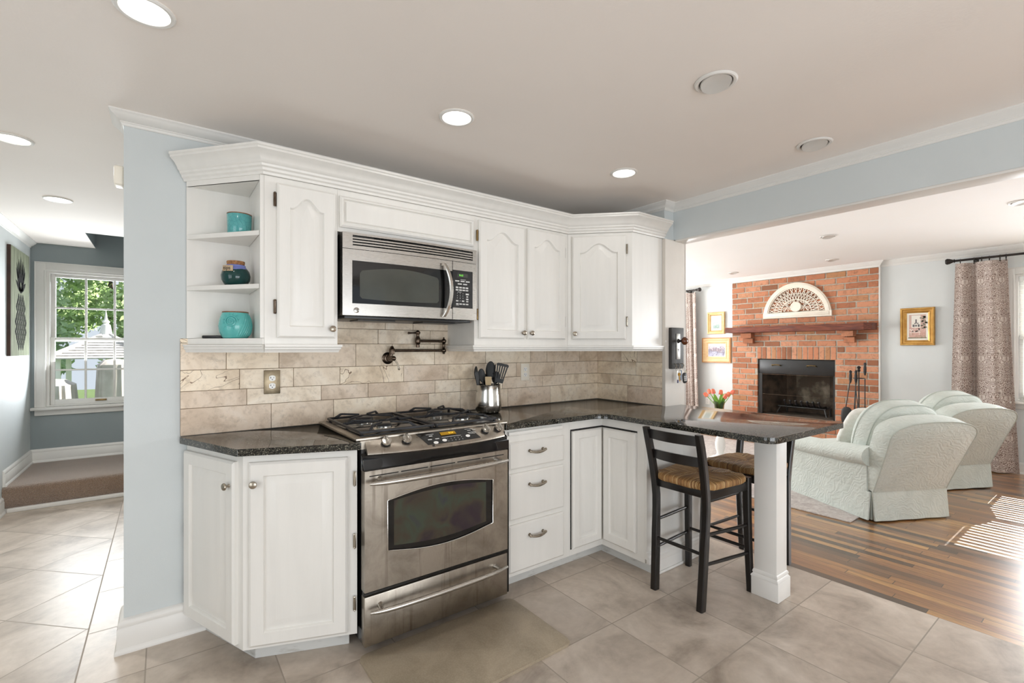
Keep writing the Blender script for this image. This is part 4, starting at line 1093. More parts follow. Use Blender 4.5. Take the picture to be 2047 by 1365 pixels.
for i in range(13):
    u = i/12; x = 0.965+0.292*u; a = panel_pt(x-0.018+0.0*u, 0.16); b = panel_pt(x+0.022*(1-2*u)*0+0.012, 0.86); z = Vector((0,-0.0006,0.0014))
    rings.append([tuple(a+z), tuple(b+z), tuple(b-z*2), tuple(a-z*2)])
dp = part('display_panel', dsp.loops(rings), M['black_glass'], pn)
def pp(mb, x, s, w, d, lift=0.0022, t=0.001): mb.box(-w/2, w/2, -d/2, d/2, 0, t, 0, 1, on_panel(x, s, lift)); return mb
part('clock_display', pp(MB(), 1.105, 0.34, 0.082, 0.021), M['amber_led'], dp, label='amber clock display')
part('clock_digits', MB().text('9:14', 0.014, on_panel(1.121, 0.34, 0.0036)), M['amber_digit'], dp)
lg = MB(); kd = MB()
for x, s, w, d in ((1.01,0.30,0.04,0.002),(1.01,0.40,0.018,0.006),(0.997,0.60,0.02,0.006),(1.034,0.60,0.02,0.006),(1.09,0.56,0.06,0.002),(1.14,0.56,0.05,0.002),(1.23,0.24,0.05,0.0025),(1.225,0.34,0.02,0.004),(1.255,0.34,0.02,0.004),(1.235,0.47,0.05,0.003),(1.235,0.55,0.04,0.002)): pp(lg, x, s, w, d, 0.0024, 0.0006)
for i in range(5):
    for j in range(2): kd.text(str((i+1+5*j) % 10), 0.0078, on_panel(1.085+i*0.0195, 0.66+j*0.13, 0.0024))
part('printed_legend', lg, M['print_white'], dp)
part('keypad_digits', kd, M['print_white'], dp)
for x, s in ((1.018, 0.80), (1.066, 0.73), (1.200, 0.66)): part('touch_button', MB().lathe([(0.0105,0),(0.0105,0.0016),(0,0.0018)], 18, on_panel(x, s, 0.0022) @ Matrix.Diagonal((1.15,0.8,1,1))), M['white_plastic'], dp)
part('maker_mark', MB().box(-0.006,0.006,-0.005,0.005,0,0.0006,0,1,on_panel(1.0,0.93,0.0006)).box(0.012,0.034,-0.001,0.001,0,0.0006,0,1,on_panel(1.0,0.93,0.0006)), M['print_dark'], pn)
# oven door
od = MB(); dz0, dz1 = 0.278, 0.795
fx0, fx1 = RX0+0.002, RX1-0.022
def zwin(u): return 0.436-0.036*sin(pi*u), 0.655+0.032*sin(pi*u)
WX0, WX1 = 0.789, 1.345
n = 24
od.box(fx0, WX0, RY, RY+0.045, dz0, dz1).box(WX1, fx1, RY, RY+0.045, dz0, dz1)
for k in range(n):
    xa = WX0+(WX1-WX0)*k/n; xb = WX0+(WX1-WX0)*(k+1)/n; (a0, b0), (a1, b1) = zwin(k/n), zwin((k+1)/n)
    od._add([(xa,RY,dz0),(xb,RY,dz0),(xb,RY,a1),(xa,RY,a0),(xa,RY+0.045,dz0),(xb,RY+0.045,dz0),(xb,RY+0.045,a1),(xa,RY+0.045,a0)], [(0,1,2,3),(3,2,6,7),(0,4,5,1)])
    od._add([(xa,RY,b0),(xb,RY,b1),(xb,RY,dz1),(xa,RY,dz1),(xa,RY+0.045,b0),(xb,RY+0.045,b1),(xb,RY+0.045,dz1),(xa,RY+0.045,dz1)], [(0,1,2,3),(0,4,5,1),(2,6,7,3)])
ovd = part('oven_door', od, M['steel_worn'], r, fixn=True)
wn = MB(); rings = []
for k in range(n+1):
    x = WX0+(WX1-WX0)*k/n; a, b = zwin(k/n); rings.append([(x,RY+0.004,a),(x,RY+0.004,b),(x,RY+0.03,b),(x,RY+0.03,a)])
gs = part('glass_surround', wn.loops(rings), M['black_glass'], ovd)
iw = MB(); rings = []
for k in range(n+1):
    u = k/n; x = 0.820+0.487*u; rings.append([(x,RY+0.0035,0.450-0.020*sin(pi*u)),(x,RY+0.0035,0.648+0.018*sin(pi*u)),(x,RY+0.006,0.648+0.018*sin(pi*u)),(x,RY+0.006,0.450-0.020*sin(pi*u))])
tw = NT('smoked_iridescent_glass'); nn_ = tw.noise(tw.coord('Object'), 7, 3, 0.5, 0.6)
tw.set(tw.ramp(nn_, [(0.35, lin((48, 38, 44))), (0.5, lin((62, 56, 46))), (0.62, lin((58, 66, 54))), (0.75, lin((54, 48, 60)))]), 0.08, 0)
part('window', iw.loops(rings), tw.m, gs, label='smoked viewing glass')
part('window_bead', MB().tube([(WX0+(WX1-WX0)*k/n, RY-0.001, zwin(k/n)[0]) for k in range(n+1)]+[(WX0+(WX1-WX0)*k/n, RY-0.001, zwin(k/n)[1]) for k in range(n, -1, -1)], 0.0028, 8, closed=True), M['steel_plain'], ovd)
vs_ = MB()
for k in range(5):
    x0 = 0.707+k*0.1435; vs_.box(x0, x0+0.134, RY-0.0006, RY+0.004, 0.769, 0.7755, 0.0015, 1)
part('vent_slot', vs_, M['dark'], ovd)
def towel_bar(x0, x1, z, y, rad=0.0115):
    g = MB(); P = []; R = []
    for k in range(21):
        u = -1+2*k/20; P.append(((x0+x1)/2+(x1-x0)/2*u, y-0.014*(1-u*u)+0.012*abs(u)**8, z)); R.append(rad*(1.05-0.45*abs(u)**7))
    g.tube(P, R, 14)
    for s in (-1, 1):
        xx = (x0+x1)/2+s*((x1-x0)/2-0.06)
        g.tube([(xx+s*0.006, RY+0.002, z+0.007), (xx+s*0.010, (RY+y)/2+0.004, z+0.005), (xx+s*0.014, y-0.002, z+0.000)], [0.014, 0.010, 0.0095], 12)
    return g
part('handle', towel_bar(0.700, 1.418, 0.748, 1.938), M['steel'], ovd, label='bowed stainless towel-bar handle')
# storage drawer
dw = part('storage_drawer', MB().box(fx0-0.001, fx1-0.002, RY, RY+0.04, 0.045, 0.258, 0.003), M['steel_worn'], r)
part('handle', towel_bar(0.702, 1.415, 0.203, 1.938), M['steel'], dw, label='bowed stainless drawer handle')

# ================================================================ KITCHEN SMALL THINGS
# pot filler
r = thing('pot_filler', 'dark pewter folding pot-filler tap on the stone tile above the range', 'tap', (1.055, YB-0.012, 1.263))
RX_ = Matrix.Rotation(pi/2, 4, 'X')
part('flange', MB(at(1.055,YB-0.0115,1.263) @ RX_).lathe([(0.035,0),(0.035,0.004),(0.030,0.008),(0.024,0.011),(0.024,0.018),(0.018,0.020),(0.016,0.040),(0,0.040)], 28), M['pewter'], r)
v = MB(); v.cyl((1.055,YB-0.04,1.263),(1.055,YB-0.095,1.263),0.013,0.012).ball((1.055,YB-0.1,1.263),0.0145,12).tube([(1.055,YB-0.052,1.263),(1.058,YB-0.054,1.285),(1.062,YB-0.054,1.296)],0.011,12)
v.lathe([(0.012,-0.022),(0.016,-0.018),(0.0165,-0.004),(0.0165,0.010),(0.013,0.015),(0.010,0.017),(0.012,0.021),(0.007,0.026),(0,0.028)], 18, at(1.064,YB-0.054,1.307))
part('valve', v, M['pewter'], r)
v = MB(); v.tube([(1.06,YB-0.098,1.258),(1.075,YB-0.104,1.235),(1.083,YB-0.106,1.214),(1.085,YB-0.106,1.204)],[0.0045,0.004,0.005,0.0065],10).ball((1.085,YB-0.106,1.203),0.0075,10)
part('lever', v, M['nickel'], r)
part('arm', MB().cyl((1.07,YB-0.054,1.307),(1.395,YB-0.054,1.307),0.0082,n=14), M['pewter'], r)
v = MB(at(1.401,YB-0.054,1.307)); v.ball((0,0,0),0.0165,14,(1,1,0.95)).lathe([(0.012,0.012),(0.009,0.018),(0.0085,0.036),(0.012,0.044)], 14).ball((0,0,0.058),0.0165,14,(1,1,0.95)).ball((0,0,0.077),0.006,8).lathe([(0.006,-0.022),(0.010,-0.016)],12)
part('elbow_joint', v, M['pewter'], r)
part('arm', MB().cyl((1.395,YB-0.054,1.365),(1.235,YB-0.054,1.365),0.0082,n=14), M['pewter'], r)
v = MB(at(1.226,YB-0.054,1.36)).lathe([(0.0105,-0.034),(0.0115,-0.030),(0.0105,-0.016),(0.015,-0.010),(0.0175,0.004),(0.016,0.018),(0.010,0.032),(0.0095,0.042),(0.015,0.050),(0.0155,0.058),(0.008,0.066),(0,0.070)], 18)
part('spout', v, M['pewter'], r)
part('lever', MB().tube([(1.226,YB-0.054,1.414),(1.19,YB-0.056,1.412),(1.172,YB-0.056,1.411)],[0.006,0.0045,0.006],10).ball((1.167,YB-0.056,1.411),0.0075,10), M['pewter'], r)
# wall outlets
def outlet(name, label, x0, x1, z0, z1, y, mp, mr, slots=M['print_dark'], T=None):
    cx, cz = (x0+x1)/2, (z0+z1)/2
    r = thing(name, label, 'power outlet', (cx, y, cz)) if T is None else thing(name, label, 'power outlet', tuple(T.translation))
    F = T or at(cx, y, cz)
    w, h_ = x1-x0, z1-z0
    part('cover_plate', MB(F).box(-w/2,w/2,-0.006,-0.0005,-h_/2,h_/2,0.004,2), mp, r)
    rc = MB(F); sl = MB(F)
    for s in (-1, 1):
        rc.plate([(max(-0.0145,min(0.0145,0.0175*cos(2*pi*k/24))), s*0.0195+0.0145*sin(2*pi*k/24)) for k in range(24)], 0.009)
        sl.box(-0.0075,-0.0055,-0.0094,-0.0088,s*0.0195-0.001,s*0.0195+0.0075).box(0.0055,0.0075,-0.0094,-0.0088,s*0.0195,s*0.0195+0.0065).box(-0.0105,-0.0055,-0.0094,-0.0088,s*0.0195+0.0015,s*0.0195+0.0035)
        sl.cyl((0,-0.0088,s*0.0195-0.007),(0,-0.0094,s*0.0195-0.007),0.0026,n=10)
    part('receptacle', rc, mr, r); part('slots', sl, slots, r)
outlet('power_outlet', 'white double outlet in a bronze plate on the tile left of the range', 0.406, 0.481, 1.090, 1.210, YB-0.0115, M['brass_plate'], M['white_plastic'])
outlet('power_outlet', 'ivory double outlet plate on the stone tile right of the utensil crock', 2.036, 2.113, 1.092, 1.213, YB-0.0115, M['almond'], M['white_plastic'])
# jars on the open shelves
def jar_frame(x, y, z): return (x, y, z)
p = (0.285, 2.52, 1.8460)
r = thing('canister', 'straight turquoise crackle-glazed canister on the upper open shelf', 'canister', p)
part('body', MB(at(*p)).lathe([(0.046,0),(0.049,0.004),(0.0495,0.04),(0.0515,0.092),(0.0505,0.094),(0.047,0.094),(0.0455,0.088),(0.044,0.01),(0,0.01)], 36), M['turquoise'], r)
part('rim', MB(at(*p)).lathe([(0.0513,0.0935),(0.0515,0.098),(0.0465,0.098),(0.0468,0.0935)], 36, cap0=False, cap1=False), M['rim_brown'], r)
p = (0.270, 2.515, 1.6090)
r = thing('tip_jar', 'round blue and dark green glazed jar with a cork lid on the middle shelf', 'jar', p)
part('body', MB(at(*p)).lathe([(0.036,0),(0.046,0.005),(0.058,0.026),(0.0605,0.046),(0.056,0.066),(0.047,0.080),(0.0405,0.088),(0.0405,0.094),(0.038,0.096),(0,0.096)], 40), M['tips_glaze'], r)
part('cork_lid', MB(at(*p)).lathe([(0.036,0.0962),(0.0375,0.112),(0.036,0.114),(0,0.114)], 28), M['cork'], r)
aj = math.atan2(p[0], p[1])
T = at(*p, -aj-0.62)
pl = MB(T)
rings = []
for i in range(9):
    a = -0.42+0.84*i/8; R0 = 0.0585
    rings.append([((R0+dr)*sin(a), -(R0+dr)*cos(a), zz) for dr, zz in ((0.003,0.062),(0.0005,0.088),(-0.006,0.088),(-0.004,0.062))])
pq = part('plaque', pl.loops(rings), M['tan_plaque'], r, label='tan plaque lettered tips')
part('lettering', MB().text('tips', 0.024, T @ Matrix.Translation((0,-0.0606,0.075)) @ Matrix.Rotation(radians(-5),4,'X') @ FACING), M['print_dark'], pq)
p = (0.268, 2.515, 1.3665)
r = thing('canister', 'rounded aqua canister with a seashell relief on the bottom open shelf', 'canister', p)
gb = MB(at(*p)).lathe([(0.044,0),(0.052,0.004),(0.064,0.028),(0.0685,0.058),(0.064,0.088),(0.0545,0.114),(0.053,0.118),(0.050,0.118),(0.049,0.11),(0.048,0.02),(0,0.02)], 44)
part('body', gb, M['aqua'], r)
part('rim', MB(at(*p)).lathe([(0.0537,0.1175),(0.0535,0.123),(0.0485,0.123),(0.0493,0.1175)], 36, cap0=False, cap1=False), M['rim_brown'], r)
def jr(z): 
    P = [(0,0.044),(0.004,0.052),(0.028,0.064),(0.058,0.0685),(0.088,0.064),(0.114,0.0545)]
    for (a,ra),(b,rb) in zip(P[:-1],P[1:]):
        if a <= z <= b: return ra+(rb-ra)*(z-a)/(b-a)
    return 0.05
sp = []
for k in range(70):
    a = k*0.27; q = 0.0265*(1-k/74); th = -aj-0.28+q*cos(a)/0.066; z = 0.077+q*sin(a)
    R1 = jr(z)+0.0008; sp.append((R1*sin(th), -R1*cos(th), z))
sw_ = MB(at(*p)).tube(sp, [0.0042*(1-0.6*k/70) for k in range(70)], 8)
for j in range(9):
    path = []
    for k in range(16):
        z = 0.012+0.096*k/15; th = -aj+0.35+0.16*j+ (0.55*(k/15)**1.2) - 0.2
        R1 = jr(z)-0.0005; path.append((R1*sin(th), -R1*cos(th), z))
    sw_.tube(path, 0.0026, 6)
for j in range(10):
    a0 = 0.3+j*0.52; th = -aj-0.28; 
    P = []
    for k in range(4):
        q = 0.029+0.003*k; t2 = th+q*cos(a0)/0.066; z = 0.077+q*sin(a0); R1 = jr(z)-0.0004; P.append((R1*sin(t2), -R1*cos(t2), z))
    sw_.tube(P, 0.0022, 6)
part('shell_relief', sw_, M['aqua'], r, label='raised nautilus relief')
r = thing('trinket_tray', 'small flat black ridged tray lying left of the aqua canister', 'tray', (0.188, 2.57, 1.3665), -0.6)
part('tray', MB(at(0.188,2.57,1.3665,-0.6)).box(-0.045,0.045,-0.018,0.018,0.0,0.014,0.004,2), M['black_plastic'], r)
rb = MB(at(0.188,2.57,1.3665,-0.6))
for k in range(14): rb.box(-0.041+k*0.006,-0.038+k*0.006,-0.0186,-0.0178,0.003,0.011)
part('ridges', rb, M['cast_iron'], r)
# utensil crock and utensils
KX, KY = 1.664, 2.50
r = thing('utensil_crock', 'bulging polished steel crock on the counter beside the range', 'crock', (KX, KY, ZC))
part('pot', MB(at(KX,KY,ZC+0.0004)).lathe([(0.066,0),(0.0745,0.004),(0.082,0.022),(0.0845,0.048),(0.082,0.085),(0.0775,0.13),(0.077,0.170),(0.0785,0.174),(0.0765,0.176),(0.0745,0.172),(0.0745,0.13),(0.079,0.05),(0.070,0.008),(0,0.008)], 48), M['steel_plain'], r)
AK = -math.atan2(KX, KY)
def kit(name, label, cat, foot, top, head, m=M['util_black'], hr=0.006, extra=None):
    """a utensil standing in the crock; local frame x right, y away, z up as seen from the room"""
    T = at(KX, KY, ZC+0.012, AK)
    p0 = Vector(foot); p1 = Vector(top)
    r = thing(name, label, cat, tuple(T @ p0), AK)
    g = MB(T); g.tube([p0, p0.lerp(p1, 0.5), p1], [hr*0.9, hr*0.85, hr*0.62], 10)
    part('handle', g, m if extra is None else extra, r)
    d = (p1-p0).normalized(); ex = (Vector((1,0,0))-d*d.x).normalized(); ey = d.cross(ex)
    q = Matrix((ex, ey, d)).transposed().to_4x4()
    Hm = T @ Matrix.Translation(p1) @ q
    hb = MB(Hm); head(hb)
    part('head', hb, m, r)
def spoon_head(L, w, deep=0.35, turn=0.0):
    def f(mb):
        T = Matrix.Rotation(turn, 4, 'Z')
        mb.soft((0,0,L/2-0.004), (w/2, 0.0075, L/2), 1.0, 24, 14, T, lambda p: (p[0], p[1]+0.016*deep*(1-(p[2]/(L/2))**2)-0.0, p[2]))
    return f
def blade_head(L, w0, w1, slots, turn=0.0, th=0.003, rad=0.012):
    def f(mb):
        T = Matrix.Rotation(turn, 4, 'Z') @ Matrix.Rotation(pi/2, 4, 'X')
        pts = rounded([(-w0/2,0),(w0/2,0),(w1/2,L),(-w1/2,L)], [0.004,0.004,rad,rad], 5)
        if not slots: mb.prism(pts, -th/2, th/2, 0.0012, 1, T); return
        n = slots; s0, s1 = L*0.22, L*0.86
        mb.prism(rounded([(-w0/2,0),(w0/2,0),(w0/2+(w1-w0)/2*0.22,s0),(-w0/2-(w1-w0)/2*0.22,s0)], [0.004,0.004,0,0]), -th/2, th/2, 0, 1, T)
        mb.prism(rounded([(-w1/2*0.985,s1),(w1/2*0.985,s1),(w1/2,L),(-w1/2,L)], [0,0,rad,rad]), -th/2, th/2, 0, 1, T)
        for i in range(n+1):
            c = -1+2*(i+0.5)/(n+1); hw_ = 0.5/(n+1)*0.95
            wa, wb = (w0+(w1-w0)*0.22), w1*0.985
            mb.prism([((c/2-hw_*0.62)*wa, s0),((c/2+hw_*0.62)*wa, s0),((c/2+hw_*0.62)*wb, s1),((c/2-hw_*0.62)*wb, s1)], -th/2, th/2, 0, 1, T)
    return f
kit('slotted_turner', 'black slotted turner leaning right in the steel crock', 'turner', (0.025,0.0,0.0), (0.066,-0.01,0.175), blade_head(0.125, 0.052, 0.080, 4, 0.12))
kit('serving_spoon', 'tallest black oval spoon standing in the middle of the steel crock', 'spoon', (0.004,0.028,0.0), (0.012,0.026,0.195), spoon_head(0.12, 0.062, 0.5, 0.0))
kit('serving_spoon', 'short round black spoon behind the tan spatula in the crock', 'spoon', (-0.012,-0.022,0.0), (-0.036,-0.018,0.185), spoon_head(0.085, 0.046, 0.4, 0.1))
kit('serving_spoon', 'black spoon seen edge-on with its tip pointing up left in the crock', 'spoon', (-0.032,0.015,0.0), (-0.060,0.02,0.170), spoon_head(0.115, 0.055, 0.5, 1.15))
kit('spatula', 'black flat spatula hanging lowest over the left rim of the crock', 'spatula', (-0.045,-0.03,0.0), (-0.062,-0.028,0.162), blade_head(0.085, 0.028, 0.055, 0, 0.9, 0.004))
kit('pasta_fork', 'black toothed pasta fork behind the slotted turner', 'fork', (0.03,0.045,0.0), (0.046,0.05,0.170), lambda mb: [mb.soft((0,0,0.035),(0.026,0.007,0.04),0.9,18,10)]+[mb.cyl((x,-0.002,0.045),(x*1.15,-0.028,0.062),0.0035,0.0025,8) for x in (-0.018,-0.006,0.006,0.018)])
kit('ladle', 'black ladle bowl sunk between the spoons in the crock', 'ladle', (-0.012,0.05,0.0), (-0.018,0.056,0.165), lambda mb: mb.ball((0,0.0,0.03),0.034,16,(1,0.7,1)))
kit('skewer', 'thin straight black handle rising alone right of the tallest spoon', 'utensil handle', (0.032,0.012,0.0), (0.044,0.022,0.262), lambda mb: mb.cyl((0,0,0),(0,0,0.03),0.0042,0.0035,8), hr=0.0055)
kit('spreader', 'small tan spatula in front of the black utensils', 'spatula', (-0.002,-0.055,0.0), (0.000,-0.062,0.165), blade_head(0.052, 0.034, 0.042, 0, 0.0, 0.004, 0.004), M['tan_silicone'])
# anti-fatigue mat
single('floor_mat', MB().prism(rounded([(0.663,1.525),(1.466,1.525),(1.466,1.992),(0.663,1.992)], [0.03]*4), 0.0006, 0.014, 0.006, 2), M['mat'], 'grey-brown pebbled cushion mat on the floor in front of the range', 'floor mat', origin=(1.06,1.76,0))
# key rack, keys
r = thing('key_rack', 'distressed black key board with an old doorknob on the end of the stub wall', 'key rack', (2.928, YS-0.017, 1.32))
KY0 = YS-0.0165
part('board', MB().box(2.855,3.0,KY0-0.026,KY0,1.176,1.466,0.004,2), M['rack_wood'], r)
part('escutcheon', MB().box(2.905,2.951,KY0-0.030,KY0-0.0262,1.243,1.424,0.003,2), M['rack_plate'], r)
part('keyhole', MB().cyl((2.928,KY0-0.0298,1.312),(2.928,KY0-0.0306,1.312),0.0055).box(2.926,2.930,KY0-0.0306,KY0-0.0298,1.294,1.312), M['print_dark'], r)
kn = part('spindle', MB().cyl((2.928,KY0-0.03,1.372),(2.928,KY0-0.065,1.372),0.008).lathe([(0.014,0),(0.016,0.003),(0.012,0.007),(0.010,0.01)],18,at(2.928,KY0-0.030,1.372) @ RX_), M['bronze'], r)
part('doorknob', MB().ball((2.928,KY0-0.080,1.372),0.0285,20,(1,0.72,1)), M['knob_wood'], kn, label='brown glazed doorknob')
for x in (2.885, 2.928, 2.972):
    part('hook', MB().tube([(x,KY0-0.026,1.212),(x,KY0-0.040,1.208),(x,KY0-0.046,1.200),(x,KY0-0.042,1.192),(x,KY0-0.034,1.192)][::1],0.0026,8), M['nickel'], r)
def ring_mb(c, rad, tilt=0.2):
    return MB(at(*c, tilt)).tube([(rad*cos(2*pi*k/20), 0, rad*sin(2*pi*k/20)) for k in range(20)], 0.0012, 6, closed=True)
def keyset(x, dz, label, tags):
    r = thing('key_bunch', label, 'keys', (x, KY0-0.045, 1.18), group=None)
    part('ring', ring_mb((x,KY0-0.043,1.178+dz),0.015), M['key_metal'], r)
    for nm, mb_, m_ in tags: part(nm, mb_, m_, r)
def key_mb(T, L=0.05):
    g = MB(T); g.cyl((0,0.0011,-0.012),(0,-0.0011,-0.012),0.0115,n=16).box(-0.0035,0.0035,-0.001,0.001,-L,-0.02)
    for k in range(4): g.box(0.0035,0.0055,-0.001,0.001,-L+0.004+k*0.007,-L+0.008+k*0.007)
    return g
keyset(2.885, 0.0, 'bunch of keys with a long white tag on the left hook of the rack', [
    ('tag', MB(at(2.889,KY0-0.046,1.165,0.1)).box(-0.012,0.012,-0.003,0.003,-0.064,-0.0,0.003,2), M['tag_white']),
    ('key', key_mb(at(2.876,KY0-0.05,1.165,0.5) @ Matrix.Rotation(0.25,4,'Y')), M['key_metal']),
    ('key', key_mb(at(2.900,KY0-0.053,1.150,-0.4) @ Matrix.Rotation(-0.1,4,'Y'), 0.06), M['key_brass']),
    ('charm', MB(at(2.893,KY0-0.049,1.100,0.2)).box(-0.008,0.008,-0.003,0.003,-0.022,0.0,0.002,1), M['tag_navy'])])
keyset(2.928, 0.0, 'keys on a grey-blue strap hanging from the middle hook', [
    ('strap', MB(at(2.931,KY0-0.046,1.166,-0.1)).box(-0.010,0.010,-0.002,0.002,-0.072,0.0,0.001,1), M['tag_blue']),
    ('key', key_mb(at(2.918,KY0-0.050,1.165,0.3) @ Matrix.Rotation(0.15,4,'Y'), 0.056), M['key_metal'])])
fb = MB(at(2.972,KY0-0.047,1.15,-0.15) @ Matrix.Rotation(-0.1,4,'Y'))
fb.soft((0,0,-0.04),(0.021,0.007,0.038),0.6,20,12)
bt = MB(at(2.972,KY0-0.0545,1.15,-0.15) @ Matrix.Rotation(-0.1,4,'Y'))
for x in (-0.0075,0.0075):
    for z in (-0.030,-0.043,-0.056): bt.box(x-0.0055,x+0.0055,-0.0005,0.001,z-0.005,z+0.005,0.001,1)
keyset(2.972, 0.0, 'black car remote hanging from the right hook of the rack', [('remote', fb, M['black_plastic']), ('remote_buttons', bt, M['print_white']),
    ('key', key_mb(at(2.985,KY0-0.05,1.165,-0.2), 0.05), M['key_metal'])])
single('wall_clip', MB().box(2.815,2.828,YS-0.02,YS-0.0005-0.0155,1.362,1.376,0.003), M['trim'], 'tiny white clip at the lower corner of the end cabinet', 'clip')
# door chime on the wall end
r = thing('door_chime', 'small beige box high on the free end of the kitchen wall', 'door chime', (-0.1395, 2.72, 2.083))
part('cover', MB().box(-0.175,-0.1398,2.69,2.765,2.042,2.126,0.008,3), M['almond'], r)
part('backplate', MB().box(-0.1398,-0.1392,2.694,2.761,2.046,2.122), M['almond'], r)
# ceiling lights
M['recess_grey'] = mat('recess_shade_grey', (96, 92, 88), 0.7, c2=(104, 100, 96))  # flat grey stands in for the shade inside unlit cans
def can(name, label, x, y, on, m, z=H, rad=0.078, power=0.0, col=(1,0.975,0.94)):
    r = thing(name, label, 'ceiling light', (x, y, z), 0.0, 'recessed ceiling lights')
    T = at(x, y, z)
    part('trim_ring', MB(T).lathe([(rad,-0.0008),(rad,-0.004),(rad*0.93,-0.008),(rad*0.82,-0.007),(rad*0.78,-0.003),(rad*0.78,-0.0008)], 40, cap0=False, cap1=False), M['trim'], r)
    if on:
        part('diffuser', MB(T).lathe([(rad*0.79,-0.003),(rad*0.6,-0.0055),(0,-0.007)], 40, cap0=True, cap1=False), m, r)
        light(name+'_beam', 'AREA', (x, y, z-0.014), (0,0,-1), power, col, rad*1.5, None, 'DISK', spread=radians(160))
    else:
        part('recess', MB(T).lathe([(rad*0.78,-0.0020),(0,-0.0021)], 36), M['recess_grey'], r, label='flat disc coloured as shade in the recess')
        part('eyeball', MB(T @ Matrix.Rotation(radians(7), 4, 'Y') @ Matrix.Rotation(radians(-7), 4, 'X')).lathe([(rad*0.70,-0.0035),(rad*0.72,-0.007),(rad*0.69,-0.012),(rad*0.64,-0.0115),(rad*0.4,-0.0075),(0,-0.006)], 36), M['lamp_off'], r, label='tilted unlit reflector')
P_K = 0.8
can('recessed_light', 'lit recessed light over the left counter, cut by the top of the picture', -0.045, 1.809, True, M['lamp_on'], power=P_K)
can('recessed_light', 'lit recessed light above the range and microwave', 1.046, 1.824, True, M['lamp_on'], power=P_K)
can('recessed_light', 'lit recessed light near the corner wall cabinet', 2.162, 1.820, True, M['lamp_on'], power=P_K)
can('recessed_light', 'larger unlit recessed light in the kitchen ceiling', 1.708, 0.988, False, None)
can('recessed_light', 'unlit recessed light close to the header beam', 2.623, 0.993, False, None)
can('recessed_light', 'warm lit recessed light in the passage ceiling', -0.593, 3.305, True, M['lamp_warm'], power=13, col=(1,0.95,0.88))
can('recessed_light', 'lit recessed light near the stair opening in the passage', -0.582, 4.462, True, M['lamp_warm'], power=12, col=(1,0.96,0.90))
for lb, x, y in (('unlit recessed light before the chimney breast, right of the fanlight', 6.62, 2.31), ('unlit recessed light before the chimney breast, left of the fanlight', 6.62, 3.56), ('unlit recessed light in the middle of the living-room ceiling', 5.20, 1.85), ('unlit recessed light at the right edge of the living-room ceiling', 5.13, 0.56)):
    can('recessed_light', lb, x, y, False, None, HL, 0.07)

# ================================================================ STOOLS
def make_stool(label):
    r = thing('bar_stool', label, 'bar stool', (0,0,0), 0, 'rush-seat stools at the peninsula')
    b = M['stool_black']
    def sq(path, w, d):
        rings = []
        for i, p in enumerate(path):
            wi = w[i] if isinstance(w, list) else w; di = d[i] if isinstance(d, list) else d; c = 0.005
            rings.append([(p[0]+sx*(wi/2-(c if k else 0)), p[1]+sy*(di/2-(0 if k else c)), p[2]) for sx, sy, k in ((-1,-1,1),(1,-1,1),(1,-1,0),(1,1,0),(1,1,1),(-1,1,1),(-1,1,0),(-1,-1,0))])
        return MB().loops(rings)
    for s in (-1, 1):
        P = []
        for k in range(15):
            z = 0.0+0.893*k/14; t = z/0.893
            y = -0.200+0.030*min(1,t/0.55)**0.9-(0.080*((t-0.55)/0.45)**1.5 if t > 0.55 else 0); x = s*(0.138+0.02*t)
            P.append((x, y, z))
        part('leg', sq(P, [0.036]*14+[0.030], [0.040]*6+[0.036]*9), b, r)
        P = [(s*(0.188-0.010*sin(pi*min(1,t*1.0)*0.5)), 0.196-0.018*sin(pi*t*0.5), 0.622*t) for t in [k/8 for k in range(9)]]
        part('leg', sq(P, [0.032+0.006*k/8 for k in range(9)], [0.032+0.006*k/8 for k in range(9)]), b, r)
    def slat(z0, z1, y0):
        g = MB(); rings = []
        for k in range(17):
            u = -1+2*k/16; x = 0.150*u; y = y0-0.030*(1-u*u); zz = 0.004*(1-u*u)
            rings.append([(x,y-0.006,z0),(x,y+0.006,z0),(x,y+0.004,z1+zz),(x,y-0.008,z1+zz)])
        return g.loops(rings)
    part('slat', slat(0.832,0.880,-0.228), b, r); part('slat', slat(0.722,0.768,-0.198), b, r)
    def rung(p0, p1, rad=0.010): return MB().tube([p0, tuple((Vector(p0)+Vector(p1))/2), p1], [rad*0.8, rad, rad*0.8], 12)
    part('rung', rung((-0.14,-0.188,0.280),(0.14,-0.188,0.280)), b, r)
    part('rung', rung((-0.185,0.185,0.235),(0.185,0.185,0.235)), b, r)
    for s in (-1, 1):
        part('rung', rung((s*0.143,-0.182,0.375),(s*0.183,0.185,0.362)), b, r)
        part('rung', rung((s*0.141,-0.188,0.225),(s*0.186,0.188,0.212)), b, r)
    for s in (-1, 1):
        a = Vector((s*0.150,-0.160,0)); c = Vector((s*0.181,0.170,0)); an = math.atan2(c.y-a.y, c.x-a.x); L = (c-a).length
        part('seat_rail', MB(at((a.x+c.x)/2,(a.y+c.y)/2,0,an)).box(-L/2,L/2,-0.012,0.012,0.555,0.602,0.003), b, r)
    part('seat_rail', MB().box(-0.165,0.165,0.168,0.190,0.555,0.600,0.003), b, r)
    part('seat_rail', MB().box(-0.140,0.140,-0.178,-0.156,0.560,0.600,0.003), b, r)
    def tp(p):
        t = (p[1]+0.185)/0.37; k = 0.84+0.16*t
        dish = 0.012*(1-min(1, max(abs(p[0])/0.2, abs(p[1])/0.185))) if p[2] > 0 else 0
        wob = 0.004*sin(p[0]*70)*sin(p[1]*60)
        return (p[0]*k, p[1], p[2]-dish+wob*(1 if p[2] > 0 else 0.3))
    part('seat', MB().soft((0,0.0,0.617), (0.206,0.192,0.029), 0.42, 64, 18, None, tp, 0.5), M['rush'], r, label='woven rush seat')
    return r
